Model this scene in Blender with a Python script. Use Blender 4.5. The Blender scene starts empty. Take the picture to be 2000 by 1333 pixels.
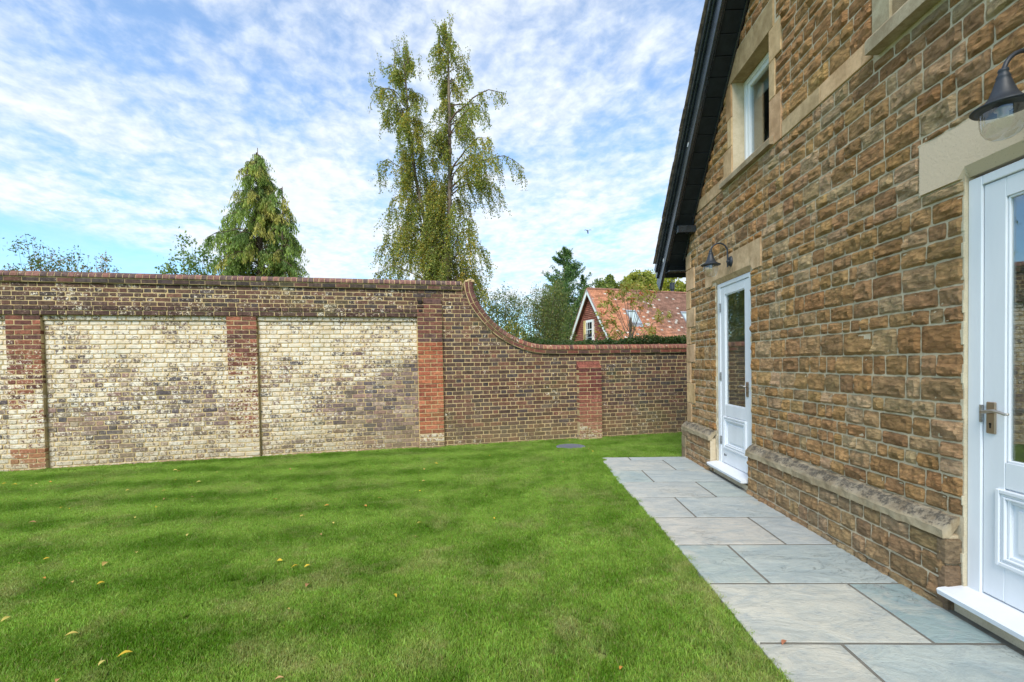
import bpy, math, random
import numpy as np
from mathutils import Vector, Matrix, noise as mnoise

random.seed(7)
RNG = np.random.default_rng(7)
sc = bpy.context.scene
COL = sc.collection
rad = math.radians

# ------------------------------------------------------------------ camera
FPX, PITCH, ROLL, CAMH = 889.0, rad(1.2), rad(1.0), 1.385
cam_data = bpy.data.cameras.new('camera')
cam_data.sensor_fit = 'HORIZONTAL'
cam_data.sensor_width = 36.0
cam_data.lens = FPX / 2000 * 36.0
cam_data.shift_y = 63.7 / 2000
cam_data.clip_start = 0.05
cam_data.clip_end = 3000
cam = bpy.data.objects.new('camera', cam_data)
COL.objects.link(cam)
cam.matrix_world = (Matrix.Translation((0, 0, CAMH)) @ Matrix.Rotation(math.pi / 2 - PITCH, 4, 'X')
                    @ Matrix.Rotation(-ROLL, 4, 'Z'))
sc.camera = cam
CR = np.array(cam.matrix_world.to_3x3())
CP = np.array([0, 0, CAMH])

# ------------------------------------------------------------------ light and exposure
SUN_EL, SUN_AZ = 46.0, 194.0      # azimuth clockwise from +Y
world = bpy.data.worlds.new('World')
sc.world = world
world.use_nodes = True
sun_data = bpy.data.lights.new('sun', 'SUN')
sun_data.energy = 2.1
sun_data.angle = rad(30)
sun_data.color = (1.0, 0.94, 0.84)
sun = bpy.data.objects.new('sun', sun_data)
COL.objects.link(sun)
_sd = Vector((math.sin(rad(SUN_AZ)) * math.cos(rad(SUN_EL)), math.cos(rad(SUN_AZ)) * math.cos(rad(SUN_EL)), math.sin(rad(SUN_EL))))
sun.rotation_euler = _sd.to_track_quat('Z', 'Y').to_euler()
sc.view_settings.view_transform = 'Standard'
sc.view_settings.look = 'None'
sc.view_settings.gamma = 1.0
sc.view_settings.exposure = 1.05
sc.view_settings.use_curve_mapping = False
sc.render.engine = 'CYCLES'
sc.cycles.max_bounces = 6
sc.cycles.transparent_max_bounces = 12

# ------------------------------------------------------------------ node helper
class NT:
    def __init__(self, tree):
        self.t = tree
        tree.nodes.clear()
    def n(self, typ, props=None, **ins):
        nd = self.t.nodes.new(typ)
        for k, v in (props or {}).items():
            setattr(nd, k, v)
        for k, v in ins.items():
            key = int(k[1:]) if (k[0] == 'i' and k[1:].isdigit()) else k.replace('_', ' ')
            self.set(nd, key, v)
        return nd
    def set(self, nd, key, v):
        s = nd.inputs[key]
        if isinstance(v, bpy.types.NodeSocket):
            self.t.links.new(v, s)
        elif isinstance(v, bpy.types.Node):
            self.t.links.new(v.outputs[0], s)
        else:
            if isinstance(v, (tuple, list)) and len(v) == 3 and s.type == 'RGBA':
                v = (*v, 1)
            s.default_value = v
    def math(self, op, a, b=0.0, c=0.0, clamp=False):
        return self.n('ShaderNodeMath', {'operation': op, 'use_clamp': clamp}, i0=a, i1=b, i2=c).outputs[0]
    def vmath(self, op, a, b=(0, 0, 0)):
        return self.n('ShaderNodeVectorMath', {'operation': op}, i0=a, i1=b).outputs[0]
    def noise(self, vec, scale, detail=3.0, rough=0.55, dist=0.0):
        return self.n('ShaderNodeTexNoise', Vector=vec, Scale=scale, Detail=detail, Roughness=rough, Distortion=dist).outputs[0]
    def mix(self, f, a, b, blend='MIX'):
        nd = self.t.nodes.new('ShaderNodeMix')
        nd.data_type = 'RGBA'
        nd.blend_type = blend
        self.set(nd, 0, f)
        self.set(nd, 6, a)
        self.set(nd, 7, b)
        return nd.outputs[2]
    def ramp(self, f, lo, hi, a=0.0, b=1.0):
        nd = self.n('ShaderNodeMapRange', {'interpolation_type': 'SMOOTHSTEP'}, i0=f, i1=lo, i2=hi, i3=a, i4=b)
        return nd.outputs[0]
    def pos(self):
        return self.n('ShaderNodeNewGeometry').outputs['Position']
    def bump(self, h, strength=0.5, dist=0.01, normal=None):
        nd = self.n('ShaderNodeBump', Height=h, Strength=strength, Distance=dist)
        if normal is not None:
            self.set(nd, 'Normal', normal)
        return nd.outputs[0]

def new_mat(name):
    m = bpy.data.materials.new(name)
    m.use_nodes = True
    return m, NT(m.node_tree)

def finish(nt, color, rough=0.8, normal=None, spec=0.3, metal=0.0, **kw):
    p = nt.n('ShaderNodeBsdfPrincipled', Base_Color=color, Roughness=rough, Metallic=metal)
    nt.set(p, 'Specular IOR Level', spec)
    for k, v in kw.items():
        nt.set(p, k.replace('_', ' '), v)
    if normal is not None:
        nt.set(p, 'Normal', normal)
    o = nt.n('ShaderNodeOutputMaterial')
    nt.t.links.new(p.outputs[0], o.inputs[0])
    return p

def scaled(nt, p, sx, sy, sz):
    return nt.vmath('MULTIPLY', p, (sx, sy, sz))

# ------------------------------------------------------------------ sky with high broken cloud
wt = NT(world.node_tree)
sky = wt.n('ShaderNodeTexSky', {'sky_type': 'NISHITA', 'sun_disc': False, 'sun_elevation': rad(SUN_EL),
                                 'sun_rotation': rad(SUN_AZ), 'air_density': 1.0, 'dust_density': 0.6, 'ozone_density': 1.6})
tc = wt.n('ShaderNodeTexCoord').outputs['Generated']
sep = wt.n('ShaderNodeSeparateXYZ', i0=tc)
zc = wt.math('ADD', wt.math('MAXIMUM', sep.outputs[2], 0.0), 0.12)
cx = wt.math('DIVIDE', sep.outputs[0], zc)
cy = wt.math('DIVIDE', sep.outputs[1], zc)
cv = wt.n('ShaderNodeCombineXYZ', i0=cx, i1=cy, i2=0.0).outputs[0]
ca, sa = math.cos(0.45), math.sin(0.45)
cvr = wt.n('ShaderNodeCombineXYZ', i0=wt.math('ADD', wt.math('MULTIPLY', cx, ca), wt.math('MULTIPLY', cy, sa)),
           i1=wt.math('MULTIPLY', wt.math('SUBTRACT', wt.math('MULTIPLY', cy, ca), wt.math('MULTIPLY', cx, sa)), .85), i2=0.0).outputs[0]
big = wt.noise(cv, 1.3, 4.0, 0.55, 0.3)
mid = wt.noise(cvr, 4.2, 6.0, 0.6, 0.35)
cell = wt.noise(cvr, 17.0, 4.0, 0.6, 0.2)
dens = wt.math('ADD', wt.math('MULTIPLY', big, 0.72), wt.math('ADD', wt.math('MULTIPLY', mid, 0.42), wt.math('MULTIPLY', cell, 0.26)))
hor = wt.ramp(sep.outputs[2], 0.55, 0.1, 0.0, 0.055)
dens = wt.math('ADD', dens, hor)
cover = wt.ramp(dens, 0.525, 0.84, 0.14, 0.96)
# clear strip low down on the west side, below the edge of the cloud sheet
azm = wt.math('ARCTAN2', sep.outputs[0], sep.outputs[1])
edge = wt.math('ADD', wt.math('MULTIPLY', azm, -0.16), wt.math('MULTIPLY', wt.math('SUBTRACT', wt.noise(tc, 7.0, 4.0), 0.5), 0.06))
edge = wt.math('ADD', edge, 0.098)
below = wt.ramp(wt.math('SUBTRACT', sep.outputs[2], edge), -0.012, 0.012, 0.18, 1.0)
cover = wt.math('MULTIPLY', cover, below)
cshade = wt.ramp(cell, 0.3, 0.75, 0.90, 1.03)
cloudc = wt.mix(1.0, (3.9, 4.15, 4.45), wt.n('ShaderNodeCombineColor', i0=cshade, i1=cshade, i2=cshade).outputs[0], 'MULTIPLY')
skyb = wt.mix(1.0, sky.outputs[0], (.70, .97, 1.12), 'MULTIPLY')
skyc = wt.mix(cover, skyb, cloudc)
bg = wt.n('ShaderNodeBackground', Color=skyc, Strength=0.13)
wo = wt.n('ShaderNodeOutputWorld')
wt.t.links.new(bg.outputs[0], wo.inputs[0])

# ------------------------------------------------------------------ materials
M = {}
def mat_brick():
    m, t = new_mat('old brick')
    p = t.pos()
    a = t.n('ShaderNodeVertexColor', {'layer_name': 'col'})
    n1 = t.noise(p, 22, 5, 0.65)
    n2 = t.noise(p, 95, 3, 0.6)
    big = t.noise(p, 1.7, 3)
    c = t.mix(1.0, a.outputs[0], t.n('ShaderNodeCombineColor', i0=t.ramp(n1, .25, .75, .6, 1.45), i1=t.ramp(n1, .25, .75, .62, 1.4), i2=t.ramp(n1, .25, .75, .66, 1.35)).outputs[0], 'MULTIPLY')
    soot = t.ramp(t.noise(p, 38, 5, 0.7), .60, .68)
    c = t.mix(t.math('MULTIPLY', soot, .5), c, (.03, .026, .026))
    mask_n = t.math('ADD', t.math('MULTIPLY', n1, .45), t.math('ADD', t.math('MULTIPLY', t.noise(p, 60, 4, .65), .35), t.math('MULTIPLY', big, .2)))
    thr = t.math('SUBTRACT', .645, t.math('MULTIPLY', a.outputs[1], .225))
    mask = t.ramp(t.math('SUBTRACT', mask_n, thr), -.025, .04)
    tone = t.noise(p, 7, 4)
    wash = t.mix(t.ramp(tone, .35, .65), (.68, .56, .40), (.75, .685, .57))
    wash = t.mix(t.ramp(t.noise(p, 13, 5, .7), .50, .66, 0, .45), wash, (.30, .26, .215))
    wash = t.mix(t.ramp(n2, .5, .75, 0, .3), wash, (.46, .38, .26))
    c = t.mix(mask, c, wash)
    zz_ = t.n('ShaderNodeSeparateXYZ', i0=p).outputs[2]
    dirt = t.math('MULTIPLY', t.ramp(t.math('ADD', zz_, t.math('MULTIPLY', t.math('SUBTRACT', t.noise(p, 2.3, 5, .65), .5), 1.6)), .75, -.1), .38)
    c = t.mix(dirt, c, (.24, .18, .085))
    algae = t.math('MULTIPLY', t.ramp(big, .55, .7), .22)
    c = t.mix(algae, c, (.12, .13, .04))
    h = t.math('ADD', t.math('MULTIPLY', n1, .8), t.math('ADD', t.math('MULTIPLY', n2, .45), t.math('MULTIPLY', mask, .35)))
    finish(t, c, .92, t.bump(h, .9, .006), .15)
    return m
def mat_mortar(name, ca_, cb_, big_stain=True):
    m, t = new_mat(name)
    p = t.pos()
    n1 = t.noise(p, 9, 5, .6)
    n2 = t.noise(p, 140, 3, .6)
    c = t.mix(t.ramp(n1, .3, .7), ca_, cb_)
    c = t.mix(t.ramp(n2, .45, .8, 0, .45), c, tuple(x * .45 for x in ca_))
    if big_stain:
        c = t.mix(t.ramp(t.noise(p, 1.6, 4), .5, .7, 0, .4), c, (.17, .15, .06))
    finish(t, c, .95, t.bump(t.math('ADD', n1, n2), .8, .004), .1)
    return m
def mat_stone():
    m, t = new_mat('ironstone')
    p = t.pos()
    a = t.n('ShaderNodeVertexColor', {'layer_name': 'col'})
    q = scaled(t, p, 1, .7, 1.5)
    n1 = t.noise(q, 16, 7, .7, .9)
    n2 = t.noise(q, 60, 6, .75)
    n3 = t.noise(p, 210, 3, .6)
    vo = t.n('ShaderNodeTexVoronoi', {'feature': 'F1'}, Vector=t.vmath('ADD', q, t.n('ShaderNodeCombineXYZ', i0=t.math('MULTIPLY', n1, .05), i1=0.0, i2=t.math('MULTIPLY', n2, .02)).outputs[0]), Scale=26.0).outputs['Distance']
    c = t.mix(1.0, a.outputs[0], t.n('ShaderNodeCombineColor', i0=t.ramp(n1, .25, .75, .70, 1.32), i1=t.ramp(n1, .25, .75, .68, 1.32), i2=t.ramp(n1, .25, .75, .68, 1.30)).outputs[0], 'MULTIPLY')
    c = t.mix(t.ramp(n2, .56, .70, 0, .35), c, (.46, .29, .135))
    c = t.mix(t.ramp(t.noise(p, 30, 6, .75), .58, .68, 0, .5), c, (.10, .065, .036))
    h = t.math('ADD', t.math('ADD', n1, t.math('MULTIPLY', vo, .55)), t.math('ADD', t.math('MULTIPLY', n2, .7), t.math('MULTIPLY', n3, .2)))
    finish(t, c, .9, t.bump(h, 1.0, .022), .2)
    return m
def mat_ashlar():
    m, t = new_mat('dressed limestone')
    p = t.pos()
    a = t.n('ShaderNodeVertexColor', {'layer_name': 'col'})
    n1 = t.noise(p, 6, 7, .72)
    n2 = t.noise(p, 70, 4, .6)
    fine = t.ramp(a.outputs[1], -.3, .05)
    c = t.mix(fine, a.outputs[0], t.mix(1.0, a.outputs[0], t.n('ShaderNodeCombineColor', i0=t.ramp(n1, .3, .7, .70, 1.18), i1=t.ramp(n1, .3, .7, .66, 1.2), i2=t.ramp(n1, .3, .7, .60, 1.22)).outputs[0], 'MULTIPLY'))
    c = t.mix(t.math('MULTIPLY', fine, t.ramp(t.noise(scaled(t, p, 1, 1, .35), 11, 6, .75), .55, .70, 0, .5)), c, (.19, .13, .07))
    # a.g2: weathering amount is stored in alpha -> black lichen patches
    w = t.noise(scaled(t, p, 1, 1, 1), 16, 7, .78)
    mask = t.ramp(t.math('SUBTRACT', t.math('ADD', t.math('MULTIPLY', w, .7), t.math('MULTIPLY', n2, .3)), t.math('SUBTRACT', .72, t.math('MULTIPLY', a.outputs[1], .26))), -.05, .06)
    c = t.mix(t.math('MULTIPLY', mask, .78), c, (.055, .052, .048))
    pale = t.ramp(t.math('ADD', t.math('MULTIPLY', t.noise(p, 17, 5, .7), .8), t.math('MULTIPLY', a.outputs[1], .08)), .50, .58, 0, .45)
    c = t.mix(pale, c, (.42, .35, .24))
    c = t.mix(t.ramp(t.noise(p, 150, 3), .62, .72, 0, .4), c, (.12, .09, .05))
    h = t.math('ADD', t.math('MULTIPLY', n1, .4), t.math('ADD', n2, mask))
    finish(t, c, .9, t.bump(h, .5, .004), .15)
    return m
def mat_slab():
    m, t = new_mat('riven sandstone paving')
    p = t.pos()
    a = t.n('ShaderNodeVertexColor', {'layer_name': 'col'})
    q = scaled(t, p, 1.0, 1.7, 1)
    n1 = t.noise(q, 3.5, 7, .68, .7)
    n2 = t.noise(q, 17, 6, .7, .4)
    c = t.mix(1.0, a.outputs[0], t.n('ShaderNodeCombineColor', i0=t.ramp(n1, .3, .7, .82, 1.16), i1=t.ramp(n1, .3, .7, .86, 1.12), i2=t.ramp(n1, .3, .7, .9, 1.08)).outputs[0], 'MULTIPLY')
    c = t.mix(t.ramp(t.noise(q, 4.5, 6, .75, 1.0), .50, .66, 0, .7), c, (.31, .345, .345))
    c = t.mix(t.ramp(t.noise(q, 24, 5, .7, .6), .56, .70, 0, .5), c, (.19, .22, .24))
    c = t.mix(t.ramp(t.noise(p, 2.2, 5, .7), .52, .70, 0, .6), c, (.50, .475, .40))
    crack = t.ramp(t.math('ABSOLUTE', t.math('SUBTRACT', t.noise(q, 2.6, 6, .7, 1.4), .5)), .0, .0045, 1, 0)
    crack = t.math('MULTIPLY', crack, t.ramp(t.noise(p, 1.5, 2), .55, .62))
    c = t.mix(t.math('MULTIPLY', crack, .65), c, (.10, .11, .10))
    h = t.math('ADD', t.math('MULTIPLY', n1, 1.3), t.math('SUBTRACT', t.math('MULTIPLY', n2, .35), t.math('MULTIPLY', crack, .3)))
    finish(t, c, t.ramp(n2, .3, .7, .5, .72), t.bump(h, .85, .016), .35)
    return m
def mat_simple(name, col_, rough=.6, spec=.4, metal=0.0, bump_scale=0, bump=.2, var=.1, vscale=8, noise_scale_v=(1, 1, 1), dist=.003):
    m, t = new_mat(name)
    p = scaled(t, t.pos(), *noise_scale_v)
    n1 = t.noise(p, vscale, 4, .6)
    c = t.mix(t.ramp(n1, .3, .7), tuple(x * (1 - var) for x in col_), tuple(min(1, x * (1 + var)) for x in col_))
    nrm = t.bump(t.noise(p, bump_scale, 4, .6), bump, dist) if bump_scale else None
    finish(t, c, rough, nrm, spec, metal)
    return m
def mat_leaf(name, trans=.45, rough=.55):
    m, t = new_mat(name)
    a = t.n('ShaderNodeVertexColor', {'layer_name': 'col'})
    d = t.n('ShaderNodeBsdfPrincipled', Base_Color=a.outputs[0], Roughness=rough)
    t.set(d, 'Specular IOR Level', .3)
    tc_ = t.mix(1.0, a.outputs[0], (1.25, 1.3, .6, 1), 'MULTIPLY')
    tr = t.n('ShaderNodeBsdfTranslucent', Color=tc_)
    mx = t.n('ShaderNodeMixShader', i0=trans, i1=d.outputs[0], i2=tr.outputs[0])
    o = t.n('ShaderNodeOutputMaterial')
    t.t.links.new(mx.outputs[0], o.inputs[0])
    return m
def mat_glass(name, f0=.09, tint=(.82, .86, .86)):
    m, t = new_mat(name)
    fac = t.n('ShaderNodeLayerWeight', Blend=.5).outputs['Facing']
    fr = t.math('ADD', t.math('MULTIPLY', t.math('POWER', fac, 5.0), 1 - f0), f0, clamp=True)
    tr = t.n('ShaderNodeBsdfTransparent', Color=tint)
    gl = t.n('ShaderNodeBsdfGlossy', Color=(1, 1, 1), Roughness=0.0)
    mx = t.n('ShaderNodeMixShader', i0=fr, i1=tr.outputs[0], i2=gl.outputs[0])
    o = t.n('ShaderNodeOutputMaterial')
    t.t.links.new(mx.outputs[0], o.inputs[0])
    return m
def grass_color(t, p):
    """lawn colour from world position: mowing bands, worn and lush patches"""
    y = t.n('ShaderNodeSeparateXYZ', i0=p).outputs
    wob = t.noise(p, .35, 2)
    band = t.math('SINE', t.math('ADD', t.math('MULTIPLY', t.math('SUBTRACT', y[1], t.math('MULTIPLY', y[0], .13)), 8.2), t.math('MULTIPLY', wob, 3.0)))
    left = t.ramp(y[0], .2, -1.6)
    band = t.math('MULTIPLY', band, left)
    n1 = t.noise(p, 1.6, 5, .62)
    n2 = t.noise(p, 6.5, 4, .6)
    v = t.math('ADD', t.math('MULTIPLY', band, .105), t.math('ADD', t.math('MULTIPLY', n1, .75), t.math('MULTIPLY', n2, .35)))
    c = t.mix(t.ramp(v, .34, .75), (.10, .213, .014), (.26, .405, .068))
    near = t.ramp(y[1], 7.0, 2.2)
    dry = t.math('MULTIPLY', t.ramp(t.math('ADD', t.math('MULTIPLY', t.noise(p, 1.15, 5, .65), .7), t.math('MULTIPLY', t.noise(p, 7, 4), .3)), .47, .64), t.math('ADD', .30, t.math('MULTIPLY', near, .42)))
    return t.mix(t.math('MULTIPLY', dry, .95), c, (.36, .36, .15))
def mat_grass():
    m, t = new_mat('grass blades')
    p = t.pos()
    c = grass_color(t, p)
    a = t.n('ShaderNodeVertexColor', {'layer_name': 'col'})
    c = t.mix(1.0, c, a.outputs[0], 'MULTIPLY')
    dead = t.math('MULTIPLY', a.outputs[1], 1.0)
    c = t.mix(dead, c, (.34, .29, .13))
    d = t.n('ShaderNodeBsdfPrincipled', Base_Color=c, Roughness=.5)
    t.set(d, 'Specular IOR Level', .25)
    tr = t.n('ShaderNodeBsdfTranslucent', Color=t.mix(1.0, c, (1.2, 1.25, .6), 'MULTIPLY'))
    mx = t.n('ShaderNodeMixShader', i0=.35, i1=d.outputs[0], i2=tr.outputs[0])
    o = t.n('ShaderNodeOutputMaterial')
    t.t.links.new(mx.outputs[0], o.inputs[0])
    return m
def mat_lawn_soil():
    m, t = new_mat('lawn soil and thatch')
    p = t.pos()
    c = t.mix(t.ramp(t.noise(p, 60, 4), .3, .7), grass_color(t, p), (.06, .055, .025))
    finish(t, c, .95, t.bump(t.noise(p, 90, 4), .6, .01), .1)
    return m

M['brick'] = mat_brick()
M['mortar'] = mat_mortar('sandy mortar', (.56, .415, .205), (.48, .375, .215))
M['lime'] = mat_mortar('pale lime mortar', (.64, .53, .37), (.54, .44, .295), False)
M['lime_new'] = mat_mortar('fresh lime mortar', (.60, .53, .38), (.54, .46, .32), False)
M['stone'] = mat_stone()
M['ashlar'] = mat_ashlar()
M['slab'] = mat_slab()
M['joint'] = mat_mortar('paving joint', (.19, .18, .155), (.14, .135, .115), False)
M['white'] = mat_simple('white painted timber', (.735, .755, .785), .36, .45, 0, 60, .10, .03, 7, (1, 1, .15))
M['whitewin'] = mat_simple('white window frame', (.80, .81, .80), .35, .45, 0, 0, 0, .02)
M['blackwood'] = mat_simple('black painted timber', (.016, .021, .025), .24, .75, 0, 26, .25, .3, 14, (1, .5, 1), .003)
M['soffit'] = mat_simple('black soffit boards', (.011, .014, .015), .75, .3, 0, 30, .4, .3, 10)
M['lampmetal'] = mat_simple('black powder coated metal', (.022, .027, .035), .5, .45, 0, 160, .12, .1, 30)
M['pewter'] = mat_simple('brushed metal handle', (.46, .42, .37), .32, .5, .9, 0, 0, .08)
M['bronze'] = mat_simple('bronze handle plate', (.34, .26, .19), .42, .5, .8, 0, 0, .08)
M['steel'] = mat_simple('steel hinge', (.38, .37, .36), .4, .5, .8, 60, .2, .3, 50)
M['dark'] = mat_simple('dark opening', (.01, .01, .01), .8, .1)
M['glass'] = mat_glass('window glass', .17)
M['lampglass'] = mat_glass('lamp glass', .075, (.88, .89, .88))
M['room'] = mat_simple('dim interior wall', (.22, .20, .18), .9, .1)
M['blind'] = mat_simple('pale blind', (.55, .56, .54), .8, .2)
M['grass'] = mat_grass()
M['soil'] = mat_lawn_soil()
M['leaf'] = mat_leaf('leaves')
M['needle'] = mat_leaf('conifer sprays', .3, .6)
M['bark'] = mat_simple('bark', (.17, .135, .10), .9, .15, 0, 18, .8, .4, 9, (1, 1, .3), .02)
M['twig'] = mat_simple('twigs', (.10, .065, .045), .8, .2, 0, 0, 0, .3, 5)
M['rooftile_old'] = mat_simple('weathered roof tile', (.15, .115, .085), .9, .2, 0, 60, .6, .5, 12)
M['grate'] = mat_simple('grey plastic drain cover', (.17, .18, .22), .55, .4, 0, 0, 0, .12, 12)
M['berry'] = mat_simple('orange berries', (.55, .10, .03), .5, .4, 0, 0, 0, .2, 5)
M['lead'] = mat_simple('lead flashing', (.30, .33, .37), .5, .4, .3)
M['bird'] = mat_simple('dark feathers', (.02, .02, .025), .7, .2)
def mat_tile(name):
    m, t = new_mat(name)
    p = t.pos()
    a = t.n('ShaderNodeVertexColor', {'layer_name': 'col'})
    n1 = t.noise(p, 2.2, 5, .6)
    c = t.mix(1.0, a.outputs[0], t.n('ShaderNodeCombineColor', i0=t.ramp(n1, .25, .75, .75, 1.25), i1=t.ramp(n1, .25, .75, .75, 1.25), i2=t.ramp(n1, .25, .75, .75, 1.25)).outputs[0], 'MULTIPLY')
    c = t.mix(t.ramp(t.noise(p, 9, 5, .75), .66, .70, 0, .7), c, (.5, .45, .38))
    finish(t, c, .85, t.bump(t.noise(p, 30, 3), .4, .01), .2)
    return m
M['tile'] = mat_tile('clay tile')

# ------------------------------------------------------------------ object helpers
def empty(name, loc, label=None, cat=None, group=None, kind=None):
    o = bpy.data.objects.new(name, None)
    o.empty_display_size = .2
    o.location = loc
    COL.objects.link(o)
    tag(o, label, cat, group, kind)
    return o
def tag(o, label=None, cat=None, group=None, kind=None):
    if label: o['label'] = label
    if cat: o['category'] = cat
    if group: o['group'] = group
    if kind: o['kind'] = kind
    return o
WLOC = {}
def wloc(o):
    v = Vector((0, 0, 0))
    while o is not None:
        v += o.location
        o = o.parent
    return v
def build(name, verts, faces, mat, parent=None, cols=None, smooth=False, kind=None, label=None):
    """verts in world metres -> object with its origin at its own middle, under parent"""
    V = np.asarray(verts, dtype=np.float64).reshape(-1, 3)
    c = (V.min(0) + V.max(0)) / 2
    me = bpy.data.meshes.new(name)
    if isinstance(faces, np.ndarray):
        nf, k = faces.shape
        me.vertices.add(len(V))
        me.vertices.foreach_set('co', (V - c).astype(np.float32).ravel())
        me.loops.add(nf * k)
        me.loops.foreach_set('vertex_index', faces.astype(np.int32).ravel())
        me.polygons.add(nf)
        me.polygons.foreach_set('loop_start', np.arange(0, nf * k, k, dtype=np.int32))
        me.polygons.foreach_set('loop_total', np.full(nf, k, dtype=np.int32))
        me.update(calc_edges=True)
    else:
        me.from_pydata((V - c).tolist(), [], faces)
        me.update()
    if cols is not None:
        ca_ = me.color_attributes.new('col', 'FLOAT_COLOR', 'POINT')
        ca_.data.foreach_set('color', np.asarray(cols, dtype=np.float32).ravel())
    if smooth:
        me.polygons.foreach_set('use_smooth', np.ones(len(me.polygons), dtype=bool))
    for m_ in (mat if isinstance(mat, (list, tuple)) else [mat]):
        me.materials.append(m_)
    o = bpy.data.objects.new(name, me)
    COL.objects.link(o)
    if parent is not None:
        o.parent = parent
        o.location = Vector(c) - wloc(parent)
    else:
        o.location = c
    if kind: o['kind'] = kind
    if label: o['label'] = label
    return o

class MB:
    """collects shapes in world coordinates"""
    def __init__(self):
        self.v, self.f, self.c = [], [], []
    def add(self, v, f, col=(1, 1, 1, 0)):
        b = len(self.v)
        self.v += [tuple(x) for x in v]
        self.f += [tuple(i + b for i in q) for q in f]
        if col is not None:
            self.c += [col] * len(v) if not isinstance(col, list) else col
    def build(self, name, mat, parent=None, smooth=False, kind=None, label=None):
        return build(name, self.v, self.f, mat, parent, self.c if len(self.c) == len(self.v) else None, smooth, kind, label)
BOXF = [(0, 3, 2, 1), (4, 5, 6, 7), (0, 1, 5, 4), (1, 2, 6, 5), (2, 3, 7, 6), (3, 0, 4, 7)]
def box_v(fr, a0, a1, b0, b1, c0, c1):
    return [fr(a0, b0, c0), fr(a1, b0, c0), fr(a1, b1, c0), fr(a0, b1, c0), fr(a0, b0, c1), fr(a1, b0, c1), fr(a1, b1, c1), fr(a0, b1, c1)]
def bbox(mb, fr, a0, a1, b0, b1, c0, c1, bev=0.0, col=(1, 1, 1, 0)):
    """box in frame fr(a,b,c); optionally with chamfered edges"""
    if bev <= 0:
        mb.add(box_v(fr, a0, a1, b0, b1, c0, c1), BOXF, col)
        return
    lo, hi = (a0, b0, c0), (a1, b1, c1)
    vs, idx = [], {}
    for sa_ in (0, 1):
        for sb in (0, 1):
            for s_c in (0, 1):
                cor = [hi[0] if sa_ else lo[0], hi[1] if sb else lo[1], hi[2] if s_c else lo[2]]
                sg = [(-1 if sa_ else 1), (-1 if sb else 1), (-1 if s_c else 1)]
                for ax in range(3):
                    q = list(cor)
                    for o_ in range(3):
                        if o_ != ax:
                            q[o_] += sg[o_] * bev
                    idx[(sa_, sb, s_c, ax)] = len(vs)
                    vs.append(fr(*q))
    F = []
    for ax in range(3):
        o1, o2 = [i for i in range(3) if i != ax]
        for s in (0, 1):
            q = []
            for (u, w) in ((0, 0), (1, 0), (1, 1), (0, 1)):
                k = [0, 0, 0]; k[ax] = s; k[o1] = u; k[o2] = w
                q.append(idx[(*k, ax)])
            F.append(tuple(q))
    for ax in range(3):
        o1, o2 = [i for i in range(3) if i != ax]
        for u in (0, 1):
            for w in (0, 1):
                k0 = [0, 0, 0]; k1 = [0, 0, 0]
                k0[o1] = k1[o1] = u; k0[o2] = k1[o2] = w; k1[ax] = 1
                F.append((idx[(*k0, o1)], idx[(*k1, o1)], idx[(*k1, o2)], idx[(*k0, o2)]))
    for k in idx:
        if k[3] == 0:
            F.append((idx[(k[0], k[1], k[2], 0)], idx[(k[0], k[1], k[2], 1)], idx[(k[0], k[1], k[2], 2)]))
    mb.add(vs, F, col)
def tube(mb, pts, radii, sides=6, col=(1, 1, 1, 0), cap=True):
    P = [Vector(p) for p in pts]
    n_ = len(P)
    if not hasattr(radii, '__len__'):
        radii = [radii] * n_
    vs, F = [], []
    up = Vector((0, 0, 1))
    ref = None
    for i in range(n_):
        d_ = (P[min(i + 1, n_ - 1)] - P[max(i - 1, 0)])
        if d_.length < 1e-9: d_ = Vector((0, 0, 1))
        d_.normalize()
        if ref is None:
            ref = d_.cross(Vector((1, 0, 0)))
            if ref.length < .2: ref = d_.cross(Vector((0, 1, 0)))
        a_ = (ref - d_ * ref.dot(d_)).normalized()
        ref = a_
        b_ = d_.cross(a_)
        for k in range(sides):
            th = 2 * math.pi * k / sides
            vs.append(P[i] + (a_ * math.cos(th) + b_ * math.sin(th)) * radii[i])
    for i in range(n_ - 1):
        for k in range(sides):
            k2 = (k + 1) % sides
            F.append((i * sides + k, i * sides + k2, (i + 1) * sides + k2, (i + 1) * sides + k))
    if cap:
        F.append(tuple(range(sides - 1, -1, -1)))
        F.append(tuple((n_ - 1) * sides + k for k in range(sides)))
    mb.add(vs, F, col)
def lathe(mb, centre, prof, sides=24, col=(1, 1, 1, 0)):
    """prof: list of (radius, z) about a vertical axis"""
    vs, F = [], []
    for r_, z_ in prof:
        for k in range(sides):
            th = 2 * math.pi * k / sides
            vs.append((centre[0] + r_ * math.cos(th), centre[1] + r_ * math.sin(th), centre[2] + z_))
    for i in range(len(prof) - 1):
        for k in range(sides):
            k2 = (k + 1) % sides
            F.append((i * sides + k, i * sides + k2, (i + 1) * sides + k2, (i + 1) * sides + k))
    mb.add(vs, F, col)

def cam_px(P):
    q = CR.T @ (np.asarray(P, float) - CP)
    if q[2] > -.05:
        return None
    return (1000 - FPX * q[0] / q[2], 730.2 + FPX * q[1] / q[2])
def px_area(pts4):
    """area in photo pixels of a facing quad, 0 when it lies outside the frame"""
    q = [cam_px(p) for p in pts4]
    if any(x is None for x in q): return 0
    xs = [min(max(x[0], 0), 2000) for x in q]; ys = [min(max(x[1], 0), 1333) for x in q]
    a = 0
    for i in range(4):
        j = (i + 1) % 4
        a += xs[i] * ys[j] - xs[j] * ys[i]
    return abs(a) / 2
def at(px, py, depth):
    """point seen at photo pixel (px,py), at distance depth along +Y: used to survey where far things stand"""
    r = CR @ np.array([(px - 1000) / FPX, (730.2 - py) / FPX, -1.0])
    return CP + r * (depth / r[1])

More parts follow.
